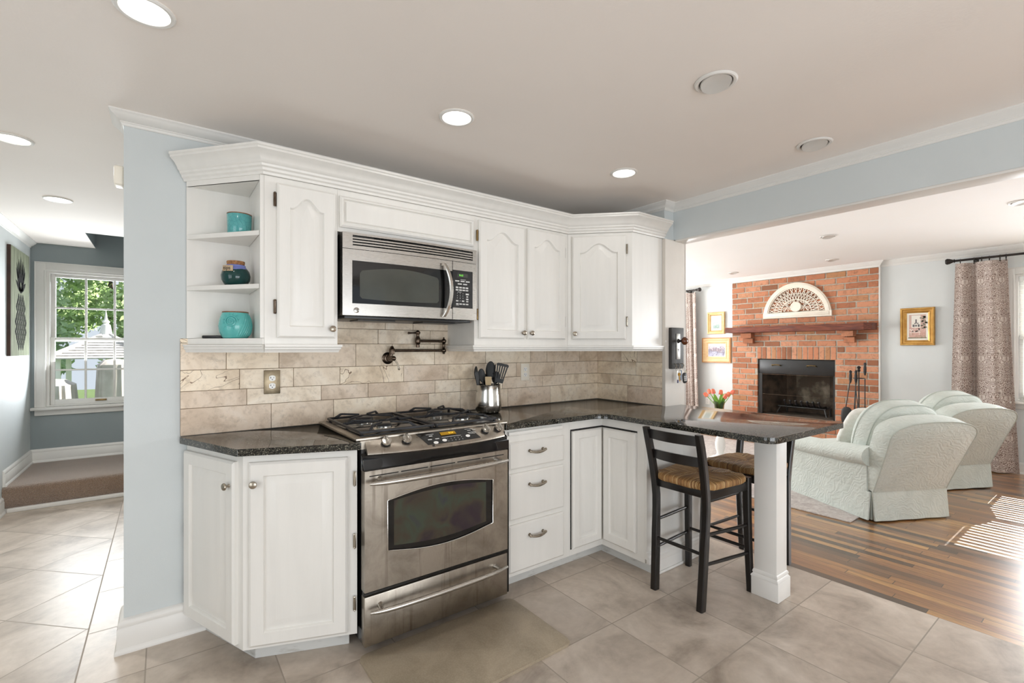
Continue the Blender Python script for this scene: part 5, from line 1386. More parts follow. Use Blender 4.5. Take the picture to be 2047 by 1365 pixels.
s1 = make_stool('black ladder-back stool with a rush seat on the kitchen side of the peninsula')
s1.location = (2.372, 1.474, 0); s1.rotation_euler = (0, 0, -pi/2)
dup(s1, (2.872, 1.452, 0), pi/2, 'black rush-seat stool tucked in behind the white post on the living-room side')
# stencilled pineapple board
r = thing('pineapple_sign', 'tall weathered plank sign with a black stencilled pineapple on the passage wall', 'sign', (XH+0.001, 5.925, 1.255), pi/2)
T = at(XH+0.001, 5.925, 0, pi/2)
pb = MB(T)
for k in range(6): pb.box(-0.325+k*0.1085, -0.325+k*0.1085+0.1065, -0.024, -0.004, 1.256, 2.18, 0.002, 1)
part('planks', pb, M['pine_boards'], r)
part('edge', MB(T).box(-0.333,-0.3255,-0.022,-0.0,1.256,2.18).box(-0.325,0.325,-0.0038,0.0,1.258,2.178), M['pine_edge'], r)
sc = MB(T)
def dia(x, z, w, h_): sc.plate([(x-w/2,z),(x-w*0.2,z-h_*0.36),(x,z-h_/2),(x+w*0.2,z-h_*0.36),(x+w/2,z),(x+w*0.2,z+h_*0.36),(x,z+h_/2),(x-w*0.2,z+h_*0.36)], 0.0008, Matrix.Translation((0,-0.0242,0)))
for row in range(11):
    z = 1.335+row*0.043; half = 0.20*sqrt(max(0, 1-((z-1.545)/0.262)**2))
    for c in range(-3, 4):
        x = (c+(0.5 if row % 2 else 0))*0.072
        if abs(x) < half-0.008: dia(x, z, 0.05, 0.07)
def leafp(x0, z0, ang, L, w):
    a = radians(ang); d = Vector((sin(a), cos(a))); n_ = Vector((d.y, -d.x)); b0 = Vector((x0, z0))
    pts = [b0+d*(L*t)+n_*(w*k) for t, k in ((0,0.3),(0.3,0.5),(0.7,0.36),(1,0))]+[b0+d*(L*t)-n_*(w*k) for t, k in ((0.7,0.36),(0.3,0.5),(0,0.3))]
    sc.plate([(p.x, p.y) for p in pts], 0.0008, Matrix.Translation((0,-0.0242,0)))
for x0, z0, a, L, w in ((0,1.90,0,0.20,0.05),(-0.03,1.88,-18,0.20,0.05),(0.03,1.88,18,0.20,0.05),(-0.05,1.86,-36,0.19,0.05),(0.05,1.86,36,0.19,0.05),(-0.05,1.83,-58,0.15,0.045),(0.05,1.83,58,0.15,0.045),(-0.02,1.82,-20,0.10,0.05),(0.02,1.82,20,0.10,0.05),(0.0,1.815,60,0.09,0.04),(0.0,1.815,-60,0.09,0.04),(-0.09,1.93,-22,0.14,0.04),(0.09,1.93,22,0.14,0.04),(0,2.0,0,0.13,0.04),(-0.045,1.97,-12,0.13,0.04),(0.045,1.97,12,0.13,0.04)): leafp(x0, z0, a, L, w)
part('stencil', sc, M['stencil_black'], r, label='black pineapple silhouette')

# ================================================================ LIVING ROOM
XC = 7.20            # face of the chimney breast
YA0, YA1 = 2.005, 3.89
OY0, OY1, OZ0, OZ1 = 2.48, 3.50, 0.345, 1.158
r = thing('fireplace', 'brick fireplace with a raised hearth and wooden mantel shelf', 'fireplace', (7.0, 2.95, 0))
# backing of mortar with the opening left out
mo = MB(); mo.box(XC+0.006,XF-0.001,YA0,OY0,0,2.342).box(XC+0.006,XF-0.001,OY1,YA1,0,2.342).box(XC+0.006,XF-0.001,OY0,OY1,OZ1+0.004,2.342).box(XC+0.006,XF-0.001,OY0,OY1,0,OZ0-0.002)
part('mortar_bed', mo, M['mortar'], r, smooth=0)
bk = MB(); nrow = 24; rh = (2.34-OZ0)/nrow
random.seed(21)
SOL0, SOL1 = OZ1+0.006, OZ0+12*(2.34-OZ0)/24-0.007
def brick(y0, y1, z0, z1, x=XC, dx=0.03):
    j = random.uniform(-0.002, 0.002); w = lambda: random.uniform(-0.0015, 0.0015)
    bk.box(x+j, x+dx, y0+w(), y1+w(), z0+w(), z1+w(), 0.003, 1, None, random.random())
for i in range(nrow):
    z0 = OZ0+i*rh+0.007; z1 = OZ0+(i+1)*rh-0.007
    y = YA0-(0.118 if i % 2 else 0.0)-random.uniform(0, 0.01)
    while y < YA1-0.005:
        L = 0.224+random.uniform(-0.012, 0.012); a, b = max(y, YA0), min(y+L, YA1); y += L+0.016
        segs = [(a, b)]
        if z0 < SOL1+0.0 and z1 > OZ0-0.1:
            lo_, hi_ = (OY0, OY1) if z1 <= SOL0+0.02 else (OY0-0.02, OY1+0.02)
            out = []
            for a_, b_ in segs:
                if b_ <= lo_ or a_ >= hi_: out.append((a_, b_))
                else:
                    if a_ < lo_-0.03: out.append((a_, lo_-0.008 if z1 > SOL0 else lo_))
                    if b_ > hi_+0.03: out.append((hi_+0.008 if z1 > SOL0 else hi_, b_))
            segs = out
        for a_, b_ in segs:
            if b_-a_ > 0.02: brick(a_, b_, z0, z1)
y = OY0-0.012
while y < OY1+0.0:
    brick(y, y+0.058, SOL0, SOL1); y += 0.0695
for ya_, yb_2 in ((2.24,2.37),(3.54,3.70)):      # stepped brick corbels under the mantel
    brick(ya_, yb_2, 1.475, 1.545, XC-0.11, 0.11); brick(ya_-0.0, yb_2-0.01, 1.395, 1.465, XC-0.06, 0.06)
part('brickwork', bk, M['brick'], r, smooth=0)
part('side_trim', MB().box(XC+0.004,XF-0.0005,YA0-0.016,YA0-0.0005,0.12,2.342), M['trim'], r)
# hearth
hb = MB(); HX = 6.66
hb.box(HX+0.01,XF-0.001,1.95,3.99,0.0,OZ0-0.012)
part('hearth_core', hb, M['mortar'], r, smooth=0)
bk = MB()
for i in range(4):
    z0 = 0.012+i*0.081; y = 1.945-(0.11 if i % 2 else 0)
    while y < 3.99:
        a, b = max(y,1.945), min(y+0.216, 3.995); y += 0.228
        if b-a > 0.02: brick(a, b, z0, z0+0.068, HX, 0.02)
x = HX
while x < XC-0.03:
    y = 1.94
    while y < 3.98: brick(y, min(y+0.098, 3.99), OZ0-0.011, OZ0-0.001, x, min(0.216, XC-x)); y += 0.108
    x += 0.228
part('hearth_bricks', bk, M['brick'], r, smooth=0)
# firebox
fx = MB(); fx.box(7.80,7.84,2.6,3.38,OZ0,1.35).prism([(XF,OY1),(7.80,3.34),(7.84,3.38),(XF,OY1+0.04)],OZ0-0.02,1.35).prism([(XF,OY0),(XF,OY0-0.04),(7.84,2.60),(7.80,2.64)],OZ0-0.02,1.35).box(XF,7.84,2.4,3.6,OZ0-0.03,OZ0-0.001).box(XF,7.84,2.4,3.6,1.35,1.38)
fx.box(XC+0.03,XF,OY0-0.03,OY0,OZ0,OZ1).box(XC+0.03,XF,OY1,OY1+0.03,OZ0,OZ1)
part('firebox', fx, M['soot'], r, smooth=0)
part('back_wall_ash', MB().prism([(7.797,2.75),(7.7985,2.75),(7.7985,3.2),(7.797,3.2)],0.5,0.98), M['ash'], r)
sd = MB(); sd.box(XC+0.024,XC+0.036,OY0+0.006,OY1-0.006,0.945,OZ1-0.006,0.003).box(XC+0.024,XC+0.036,OY0+0.006,OY0+0.028,OZ0+0.002,0.945).box(XC+0.024,XC+0.036,OY1-0.06,OY1-0.006,OZ0+0.002,0.945)
fr = part('fire_screen', sd, M['hood'], r, label='black metal hood panel and frame')
for y in (2.765, 3.235): part('handle', MB().tube([(XC+0.022,y-0.06,1.065),(XC-0.006,y-0.052,1.075),(XC-0.014,y,1.080),(XC-0.006,y+0.052,1.075),(XC+0.022,y+0.06,1.065)],0.0085,8), M['brass'], fr, label='brass arched handle')
part('screen_rod', MB().cyl((XC+0.03,OY0+0.02,0.935),(XC+0.03,OY1-0.02,0.935),0.003,n=8).cyl((XC+0.03,OY0+0.02,0.64),(XC+0.03,OY1-0.02,0.64),0.002,n=8), M['pewter'], fr)
# mantel
mg = MB(); rings = []; random.seed(5)
for k in range(25):
    y = 2.02+ (3.886-2.02)*k/24; a = lambda: random.uniform(-0.004, 0.004); ch = 0.05 if k in (0,) else 0
    rings.append([(6.985+ch+a(),y,1.556+a()),(XC+0.004,y,1.553),(XC+0.004,y,1.640),(6.985+ch+a(),y,1.637+a()),(6.975+ch+a(),y,1.60)])
part('mantel_shelf', mg.loops(rings), M['mantel_wood'], r, label='rough reddish-brown timber mantel shelf', smooth=25)
# grate inside the firebox
r = thing('log_grate', 'dark iron log grate inside the sooty firebox', 'grate', (7.5, 2.95, OZ0))
gg = MB(); gg.cyl((7.42,2.66,0.46),(7.42,3.30,0.46),0.012,n=8).cyl((7.62,2.70,0.46),(7.62,3.22,0.46),0.012,n=8)
for y in (2.68, 3.26):
    gg.tube([(7.42,y,0.46),(7.38,y-0.04*(1 if y < 3 else -1),0.357)],0.011,8).tube([(7.62,y,0.46),(7.62,y,0.346)],0.011,8)
part('frame', gg, M['iron_black'], r)
for k in range(7):
    y = 2.74+k*0.075; part('bar', MB().tube([(7.64,y,0.475),(7.46,y,0.472),(7.40,y,0.50),(7.385,y,0.54)],0.011,8).ball((7.384,y,0.55),0.019,8), M['cast_iron'], r)
# fanlight decoration
r = thing('fanlight_panel', 'cream half-round fretwork panel hung on the bricks above the mantel', 'wall decoration', (XC-0.002, 2.957, 1.757), -pi/2)
T = at(XC-0.002, 2.957, 1.757, -pi/2)
A, B = 0.447, 0.490
def arc(a, b, n=48, z0=0.0):
    a0 = math.asin(0.0752/b); return [(a*cos(a0+(pi-2*a0)*k/n), b*sin(a0+(pi-2*a0)*k/n)) for k in range(n+1)]
fm = MB(T)
def band(o, i, y0, y1):
    n = len(o); rings = [[(o[k][0],y0,o[k][1]),(o[k][0],y1,o[k][1]),(i[k][0],y1,i[k][1]),(i[k][0],y0,i[k][1])] for k in range(n)]
    fm.loops(rings)
band(arc(A,B), arc(A-0.07,B-0.075,48,0.0), -0.026, 0.0)
band(arc(A-0.016,B-0.018), arc(A-0.056,B-0.06), -0.034, -0.0255)
fm.prism([(-A,0.0),(-A,-0.026),(A,-0.026),(A,0.0)],0.0,0.0751).box(-A+0.03,A-0.03,-0.033,-0.0255,0.020,0.060,0.004)
part('frame', fm, M['fan_cream'], r)
ft = MB(T); C0 = (0.0, 0.078); RO = (A-0.072, B-0.150)
for k in range(19):
    th = pi*(k+0.5)/19; cx_, cz_ = cos(th), sin(th)
    def pt(q, off=0.0):
        return (RO[0]*q*cx_-off*cz_, -0.010, C0[1]+RO[1]*q*cz_+off*cx_)
    pet = [pt(0.56), pt(0.66,0.011), pt(0.74,0.015), pt(0.83,0.010), pt(0.88)]; 
    ft.tube(pet, 0.0055, 6); ft.tube([pt(0.56), pt(0.66,-0.011), pt(0.74,-0.015), pt(0.83,-0.010), pt(0.88)], 0.0055, 6)
    cc = pt(0.94); ft.tube([(cc[0]+0.016*cos(a), cc[1], cc[2]+0.016*sin(a)) for a in [2*pi*j/12 for j in range(12)]], 0.0055, 6, closed=True)
    ft.tube([pt(0.56), pt(0.50)], 0.005, 6)
ft.tube([(RO[0]*0.53*cos(pi*k/32), -0.010, C0[1]+RO[1]*0.53*sin(pi*k/32)) for k in range(33)], 0.0065, 6)
ft.tube([(RO[0]*0.76*cos(pi*k/32), -0.010, C0[1]+RO[1]*0.76*sin(pi*k/32)) for k in range(33)], 0.005, 6)
for s in (-1, 1):
    for cx0, cz0, sc_, fl in ((0.072,0.128,0.030,1),(0.082,0.215,0.026,-1),(0.150,0.118,0.030,-1),(0.140,0.195,0.024,1),(0.03,0.232,0.020,1)):
        P = []
        for k in range(26):
            a = k*0.36; q = sc_*(1-k/32); P.append((s*(cx0+q*cos(a)*fl), -0.010, cz0+q*sin(a)))
        ft.tube(P, 0.0048, 6)
    ft.tube([(s*0.10,-0.01,0.09),(s*0.108,-0.01,0.16),(s*0.104,-0.01,0.24)], 0.005, 6)
    ft.tube([(s*0.16,-0.01,0.085),(s*0.118,-0.01,0.15),(s*0.135,-0.01,0.21),(s*0.17,-0.01,0.215)], 0.005, 6)
part('fretwork', ft, M['fan_cream'], r)
ms = MB(T).lathe([(0.072,0),(0.072,0.014),(0.064,0.020),(0.05,0.018),(0.0,0.022)], 36, Matrix.Translation((0,-0.004,0.150)) @ RX_)
part('rosette', ms, M['fan_cream'], r)
# framed pictures: local frame faces the room, x to the right as seen
def picture(label, y0, y1, z0, z1, fw, mf, art, matw, depth=0.035, inner=None, seed=0):
    cy, cz = (y0+y1)/2, z0; w, h_ = y1-y0, z1-z0
    r = thing('framed_picture', label, 'picture', (XF-0.0015, cy, cz), -pi/2, None)
    T = at(XF-0.0015, cy, cz, -pi/2)
    g = MB(T)
    pr = [(0,0),(0,-depth*0.8),(fw*0.12,-depth),(fw*0.3,-depth),(fw*0.42,-depth*0.72),(fw*0.62,-depth*0.66),(fw*0.72,-depth*0.8),(fw*0.9,-depth*0.55),(fw,-depth*0.45),(fw,0)]
    rings = []
    for sx, sz in ((-1,0),(1,0),(1,1),(-1,1)):
        rings.append([(sx*(w/2-o), y, (o if sz == 0 else h_-o)) for o, y in pr])
    rings.append(rings[0]); g.loops(rings, False, False)
    part('frame', g, mf, r, smooth=20)
    m_ = MB(T).box(-w/2+fw*0.9, w/2-fw*0.9, -depth*0.40, -depth*0.30, fw*0.9, h_-fw*0.9)
    part('mat_board', m_, M['matboard'], r)
    a = fw+matw
    pr_ = part('print', MB(T).box(-w/2+a, w/2-a, -depth*0.42, -depth*0.401, a, h_-a), art, r)
    return r, T, w, h_, a, depth, pr_
picture('small upright gilt-framed seascape, upper of the pair left of the fireplace', 4.03, 4.325, 1.552, 1.907, 0.058, M['gold_pale'], M['art_sea'], 0.034)
rr_, T, w, h_, a, dp_, _ = picture('wide pale wooden framed harbour print, lower of the pair left of the fireplace', 3.94, 4.405, 1.097, 1.478, 0.085, M['maple'], M['art_harbor'], 0.006)
part('outer_moulding', MB(T).box(-w/2-0.012,-w/2,-0.035,0,-0.012,h_+0.012).box(w/2,w/2+0.012,-0.035,0,-0.012,h_+0.012).box(-w/2,w/2,-0.035,0,-0.012,0).box(-w/2,w/2,-0.035,0,h_,h_+0.012), mat('orange_wood_edge', (206, 150, 92), 0.5, c2=(190, 132, 76)), rr_)
bt_ = MB(T)
for k, (x, hh, ww) in enumerate(((-0.09,0.035,0.02),(-0.05,0.045,0.025),(-0.01,0.06,0.03),(0.03,0.05,0.03),(0.07,0.04,0.03))): bt_.prism([(x-ww/2,-0.0160),(x+ww/2,-0.0160),(x+ww/2,-0.0146),(x-ww/2,-0.0146)], h_*0.46, h_*0.46+hh)
part('print_boats', bt_, mat('printed_boats', (140, 130, 146), 0.7, c2=(170, 150, 150), scale=60), rr_)
rr_, T, w, h_, a, dp_, _ = picture('gilt-framed print of a white window and flower bench right of the fireplace', 1.473, 1.793, 1.355, 1.803, 0.062, M['gold'], M['art_pink'], 0.020)
yf = -0.0155
b = MB(T); b.box(-0.055,0.030,yf-0.0006,yf,h_*0.47,h_*0.80); part('print_window', b, M['matboard'], rr_)
b = MB(T)
for x, z, w_, hh in ((-0.012,0.285,0.014,0.05),(-0.035,0.235,0.02,0.028),(-0.012,0.235,0.016,0.022),(0.012,0.235,0.018,0.03),(-0.024,0.262,0.01,0.012),(0.004,0.262,0.012,0.014)): b.box(x-w_/2,x+w_/2,yf-0.0012,yf-0.0006,z-hh/2,z+hh/2)
part('print_panes', b, mat('printed_panes', (92, 92, 96), 0.7, c2=(120, 116, 116)), rr_)
b = MB(T); random.seed(3)
for k in range(26): 
    x = random.uniform(0.03,0.085); z = random.uniform(0.20,0.35); b.prism([(x-0.008,yf-0.0014),(x+0.008,yf-0.0014),(x+0.008,yf-0.0008),(x-0.008,yf-0.0008)], z-0.007, z+0.007)
b.box(-0.085,0.085,yf-0.0012,yf-0.0006,0.083,0.095)
part('print_foliage', b, M['leaf_paint'], rr_)
b = MB(T)
for k in range(20):
    x = random.uniform(-0.075,0.03); z = random.uniform(0.165,0.195); b.box(x-0.007,x+0.007,yf-0.0013,yf-0.0007,z-0.006,z+0.006)
b.box(-0.07,0.03,yf-0.0012,yf-0.0006,0.150,0.158).box(-0.062,-0.057,yf-0.0012,yf-0.0006,0.12,0.15).box(0.016,0.021,yf-0.0012,yf-0.0006,0.12,0.15)
part('print_flowers', b, mat('printed_pale_flowers', (234, 214, 204), 0.7, c2=(242, 230, 222)), rr_)
outlet('power_outlet', 'white double outlet low on the pale wall below the harbour print', 0, 0.075, 0, 0.118, 0, M['white_plastic'], M['white_plastic'], M['print_dark'], at(XF-0.0005, 4.335, 0.45, -pi/2))
# fire tools
FX, FY, FZ = 6.97, 2.14, OZ0+0.0005
r = thing('fire_tool_stand', 'black iron tool stand on the hearth right of the firebox', 'fire tool stand', (FX, FY, FZ))
T = at(FX, FY, FZ)
part('base', MB(T).box(-0.06,0.06,-0.06,0.06,0,0.014,0.004).lathe([(0.03,0.014),(0.02,0.03),(0.01,0.04)],16), M['iron_black'], r)
part('post', MB(T).cyl((0,0,0.03),(0,0,0.70),0.007,n=10).lathe([(0.008,0.68),(0.018,0.70),(0.010,0.715),(0.022,0.735),(0.012,0.75),(0,0.755)],14), M['iron_black'], r)
part('hook_bar', MB(T).cyl((0,-0.056,0.600),(0,0.056,0.600),0.005,n=8).tube([(0.055*cos(2*pi*k/20),0.055*sin(2*pi*k/20),0.600) for k in range(20)],0.004,6,closed=True), M['iron_black'], r)
def tool(name, label, y, x, foot, build, hz=0.70):
    q = thing(name, label, 'fire tool', (FX+x, FY+y, FZ+0.02))
    Tq = at(FX, FY, FZ)
    part('shaft', MB(Tq).tube([foot, (x, y, 0.60)], 0.0058, 8), M['iron_black'], q)
    part('handle', MB(Tq).lathe([(0.007,0.56),(0.016,0.60),(0.017,0.65),(0.012,0.68),(0.017,0.70),(0.010,0.715),(0,0.72)], 12, Matrix.Translation((x,y,hz-0.72))), M['iron_black'], q)
    g = MB(Tq); build(g); part('head', g, M['iron_black'], q)
tool('fire_shovel', 'black iron fire shovel with its blade resting on the hearth', 0.08, -0.03, (-0.075,0.12,0.20), lambda g: g.soft((-0.098,0.098,0.127),(0.018,0.062,0.115),0.75,20,12))
tool('hearth_brush', 'black hearth brush with square bristles hanging right of the shovel', -0.072, -0.03, (-0.03,-0.072,0.24), lambda g: g.prism([(-0.062,-0.100),(-0.002,-0.100),(-0.002,-0.026),(-0.062,-0.026)],0.225,0.245,0.003).loops([[(-0.054,-0.092,0.225),(-0.010,-0.092,0.225),(-0.010,-0.034,0.225),(-0.054,-0.034,0.225)],[(-0.064,-0.112,0.11),(-0.0,-0.112,0.11),(-0.0,-0.018,0.11),(-0.064,-0.018,0.11)]]), 0.80)
tool('fire_poker', 'thin black iron poker hanging next to the stand post', 0.040, 0.035, (0.05,0.075,0.03), lambda g: g.tube([(0.05,0.075,0.04),(0.05,0.075,0.018)],[0.007,0.003],8).tube([(0.05,0.073,0.10),(0.05,0.05,0.085),(0.05,0.05,0.065)],0.0045,8))
tool('fire_tongs', 'black iron tongs hanging at the middle of the stand', 0.018, -0.045, (-0.05,0.030,0.06), lambda g: g.tube([(-0.045,0.018,0.45),(-0.055,-0.004,0.28),(-0.05,0.016,0.06)],0.005,8).ball((-0.05,0.023,0.055),0.014,8))
# curtains and rods
XCU = 7.14
def curtain(name, label, ytl, ytr, ybl, ybr, zt, zb, folds, amp, seed, group):
    def fn(u, v):
        t = v; a = ytl+(ytr-ytl)*u; b = ybl+(ybr-ybl)*u
        y = a+(b-a)*t**1.2
        w = (0.5+0.5*min(1, t*2.2))*amp
        ph = 2*pi*folds*u+seed
        x = XCU-w*(sin(ph)+0.35*sin(2.3*ph+1.0))-0.012*sin(5*u+3*t)
        return (x, y+0.25*w*cos(ph), zt+(zb-zt)*t)
    g = MB().surf(fn, 110, 26, 0.0025, None, lambda u, v: (u*abs(ytr-ytl)*1.9, v*(zt-zb)))
    return single(name, g, M['damask'], label, 'curtain', group, origin=(XCU, (ytl+ytr)/2, zb), smooth=80)
curtain('curtain', 'paisley patterned brown curtain hanging beside the window behind the armchairs', 1.275, 0.875, 1.315, 0.785, 2.262, 0.012, 1.6, 0.062, 1.2, 'living-room curtains')
curtain('curtain', 'brown patterned curtain partly hidden by the stub wall', 4.99, 4.49, 4.96, 4.40, 2.255, 0.012, 4.2, 0.040, 1.4, 'living-room curtains')
def rod(label, y0, y1, fin, z, ringsY):
    r = thing('curtain_rod', label, 'curtain rod', (XCU, (y0+y1)/2, z), 0, 'curtain rods')
    part('pole', MB().cyl((XCU,y0,z),(XCU,y1,z),0.0125,n=14), M['bronze'], r)
    s = 1 if fin > (y0+y1)/2 else -1
    part('finial', MB(at(XCU,fin,z) @ Matrix.Rotation(-s*pi/2,4,'X')).lathe([(0.0125,-0.002),(0.022,0.004),(0.014,0.012),(0.018,0.020),(0.030,0.045),(0.034,0.066),(0.026,0.078),(0,0.083)], 18), M['bronze'], r)
    yb2 = fin-s*0.16
    part('bracket', MB().box(XCU-0.008,XF-0.001,yb2-0.006,yb2+0.006,z-0.03,z-0.012).box(XF-0.006,XF-0.001,yb2-0.018,yb2+0.018,z-0.06,z+0.01,0.003).tube([(XCU,yb2-0.0,z-0.026),(XCU-0.016,yb2,z-0.012),(XCU-0.016,yb2,z+0.004)],0.005,8), M['bronze'], r)
    for y in ringsY:
        part('ring', MB(at(XCU,y,z-0.012,0.25)).tube([(0.026*cos(2*pi*k/22),0,0.026*sin(2*pi*k/22)) for k in range(22)],0.0028,8,closed=True).box(-0.003,0.003,-0.004,0.004,-0.044,-0.026), M['bronze'], r)
rod('dark bronze curtain rod above the window behind the armchairs', 1.285, -0.95, 1.285, 2.300, (1.24,1.13,1.07,1.01,0.93,0.885))
rod('dark bronze curtain rod whose finial shows past the stub wall', 4.475, 6.1, 4.475, 2.292, (4.53,4.60,4.68,4.78))
# blinds
def blinds(label, y0, y1):
    r = thing('window_blind', label, 'blind', (XF+0.01, (y0+y1)/2, z1w), 0, 'window blinds')
    part('head_rail', MB().box(XF-0.004,XF+0.05,y0+0.026,y1-0.026,z1w-0.075,z1w-0.024,0.003), M['blind'], r)
    s = MB(); n = int((z1w-z0w-0.10)/0.047)
    for k in range(n):
        z = z0w+0.04+k*0.047
        s.box(-0.022,0.022,y0+0.028,y1-0.028,-0.0012,0.0012,0,1,Matrix.Translation((XF+0.012,0,z)) @ Matrix.Rotation(radians(4),4,'Y'))
    part('slats', s, M['blind'], r)
    part('bottom_rail', MB().box(XF-0.008,XF+0.034,y0+0.028,y1-0.028,z0w+0.014,z0w+0.028,0.003), M['blind'], r)
    c = MB()
    for y in (y0+0.16, (y0+y1)/2, y1-0.16): c.cyl((XF-0.012,y,z0w+0.02),(XF-0.012,y,z1w-0.05),0.001,n=5)
    part('ladder_cord', c, M['blind'], r)
blinds('white slatted blind in the window behind the armchairs', ya, yb)
blinds('white slatted blind in the window behind the hidden curtain', yc, yd)
# rug
single('area_rug', MB().box(-1.20,1.20,-1.75,1.75,0.0,0.010,0.003), M['rug'], 'faded pale grey oriental rug under the armchairs', 'rug', origin=(5.37, 3.085, 0.0008))
for o in bpy.data.objects:
    if o.name.startswith('area_rug'):
        o.data.transform(Matrix.Translation((5.37,3.085,0.0008)))

# ================================================================ ARMCHAIRS
AW = 0.40
def make_armchair(label):
    r = thing('armchair', label, 'armchair', (0,0,0), 0, 'sage skirted armchairs')
    F = M['sage']
    # skirt panels with corner kick pleats; x is width, y forward, z up
    sk0, sk1 = 0.012, 0.225
    def panel(p0, p1, nrm, out=0.022):
        rings = []
        for k in range(17):
            t = k/16; x = p0[0]+(p1[0]-p0[0])*t; y = p0[1]+(p1[1]-p0[1])*t; wv = 0.004*sin(t*19+p0[0]*7)
            a = Vector((x, y)); b = a+Vector(nrm)*(out+wv)
            rings.append([(b.x,b.y,sk0),(a.x,a.y,sk1),(a.x-nrm[0]*0.012,a.y-nrm[1]*0.012,sk1),(b.x-nrm[0]*0.012,b.y-nrm[1]*0.012,sk0)])
        return MB().loops(rings)
    D = 0.86
    xb = 0.345
    part('skirt', panel((-xb+0.014,0),(xb-0.004,0),(0,-1)), F, r)
    part('skirt', panel((xb,0.016),(xb,D),(1,0)), F, r); part('skirt', panel((-xb,D),(-xb,0.016),(-1,0)), F, r)
    part('skirt', panel((xb-0.004,D),(-xb+0.004,D),(0,1)), F, r)
    part('skirt_lining', MB().box(-xb+0.012,xb-0.012,0.012,D-0.012,0.013,0.222), M['piping'], r)
    # body below the arms
    part('seat_base', MB().box(-xb+0.05,xb-0.05,0.12,D-0.02,0.2255,0.36,0.02,3), F, r)
    for s in (-1, 1):
        sp = MB(); rings = []
        for k in range(13):
            t = k/12; y = 0.04+(D-0.08)*t; zt = 0.47-0.035*t
            rings.append([(s*(xb),y,0.2255),(s*(xb+0.005),y,zt),(s*(xb-0.10),y,zt),(s*(xb-0.10),y,0.2255)])
        part('arm_panel', sp.loops(rings), F, r)
        ar = MB(); rings = []
        for k in range(17):
            t = k/16; y = 0.02+(D-0.06)*t; zc = 0.475+0.02*(1-t)**2-0.02*t; rx = 0.098-0.010*t; rz = 0.078-0.006*t
            f = 1.0 if k < 15 else (0.96 if k == 15 else 0.80)
            rings.append([(s*(xb-0.03)+rx*f*cos(2*pi*j/20), y, zc+rz*f*sin(2*pi*j/20)) for j in range(20)])
        part('arm_roll', ar.loops(rings), F, r)
        part('arm_piping', MB().tube([(s*(xb-0.03)+0.088*cos(2*pi*j/24), D-0.046, 0.455+0.071*sin(2*pi*j/24)) for j in range(24)], 0.005, 6, closed=True), M['piping'], r)
    # leaning back with rounded top that flares toward the top
    def outline(n=40):
        pts = []
        for k in range(n+1):
            t = k/n
            if t < 0.3: q = t/0.3; pts.append((-0.335-0.040*q**1.5, 0.0+0.54*q))
            elif t > 0.7: q = (1-t)/0.3; pts.append((0.335+0.040*q**1.5, 0.0+0.54*q))
            else:
                q = (t-0.3)/0.4; a = pi*(1-q); sp_ = lambda v, e: math.copysign(abs(v)**e, v)
                pts.append((0.375*sp_(cos(a),0.8), 0.54+0.145*sp_(sin(a),0.85)))
        return pts
    th = radians(19)
    def P(x, w, off): # w along the leaning back, off toward the front
        return (x, -0.005-w*sin(th)+off*cos(th), 0.226+w*cos(th)*0.86+off*sin(th))
    oL = outline()
    bkm = MB(); rings = []
    for off, shr in ((0.0,0.012),(0.004,0.003),(0.012,0.0),(0.10,0.0),(0.15,0.012),(0.17,0.04)):
        rings.append([P(x*(1-shr/0.38), max(0,w)*(1-shr/0.7), off) for x, w in oL])
    part('back', bkm.loops(rings), F, r)
    part('back_piping', MB().tube([P(x, w, 0.004) for x, w in oL], 0.0048, 6), M['piping'], r)
    # seat and back cushions
    part('seat_cushion', MB().soft((0,0.50,0.405), (0.255,0.375,0.085), 0.3, 40, 16, None, None, 0.6), F, r)
    bc = MB(); T = Matrix.Translation((0.02,0.135,0.645)) @ Matrix.Rotation(radians(17), 4, 'X')
    def bulge(p):
        k = 1.0+0.10*(1-abs(p[2])/0.3); top = max(0, p[2]/0.30)
        return (p[0]*(1.0-0.22*top**2), p[1]*k, p[2])
    bc.soft((0,0,0), (0.315,0.125,0.265), 0.5, 44, 22, T, bulge, 0.62)
    part('back_cushion', bc, F, r)
    pp_ = MB()
    for yo in (-0.055, 0.055):
        ring = []
        for k in range(60):
            a = 2*pi*k/60; sp_ = lambda v, e: math.copysign(abs(v)**e, v)
            p = bulge((0.322*sp_(cos(a),0.6)*0.965, yo, 0.270*sp_(sin(a),0.6)*0.965)); ring.append(tuple(T @ Vector(p)))
        pp_.tube(ring, 0.0055, 6, closed=True)
    part('cushion_piping', pp_, M['piping'], r)
    return r
c1_ = make_armchair('sage green quilted armchair nearest the peninsula, its back to the room')
# back edge measured on the floor from (4.307,1.227) to (4.926,0.912)
ax, ay = 0.891, -0.453
c1_.location = ((4.307+4.926)/2+0.453*0.022, (1.227+0.912)/2+0.891*0.022, 0); c1_.rotation_euler = (0, 0, math.atan2(ay, ax))
dup(c1_, (c1_.location.x+1.38, c1_.location.y-0.05, 0), None, 'matching sage armchair farther off, beside the window curtain')
L1 = c1_.location
Mch = at(L1.x, L1.y, 0, c1_.rotation_euler.z)
# white pillow standing on the near chair
r_p = Mch @ Matrix.Translation((0.05, 0.45, 0.625)) @ Matrix.Rotation(radians(24), 4, 'X') @ Matrix.Rotation(radians(6), 4, 'Y')
pm = MB(r_p).soft((0,0,0), (0.21,0.075,0.19), 0.55, 40, 18, None, lambda p: (p[0]*(1+0.10*(abs(p[2])/0.19)**2), p[1]*(1-0.55*(abs(p[0])/0.21)**2), p[2]*(1+0.10*(abs(p[0])/0.21)**2)), 0.7)
single('throw_pillow', pm, M['pillow'], 'white textured pillow on the seat of the nearest armchair', 'pillow', origin=tuple(r_p.translation))
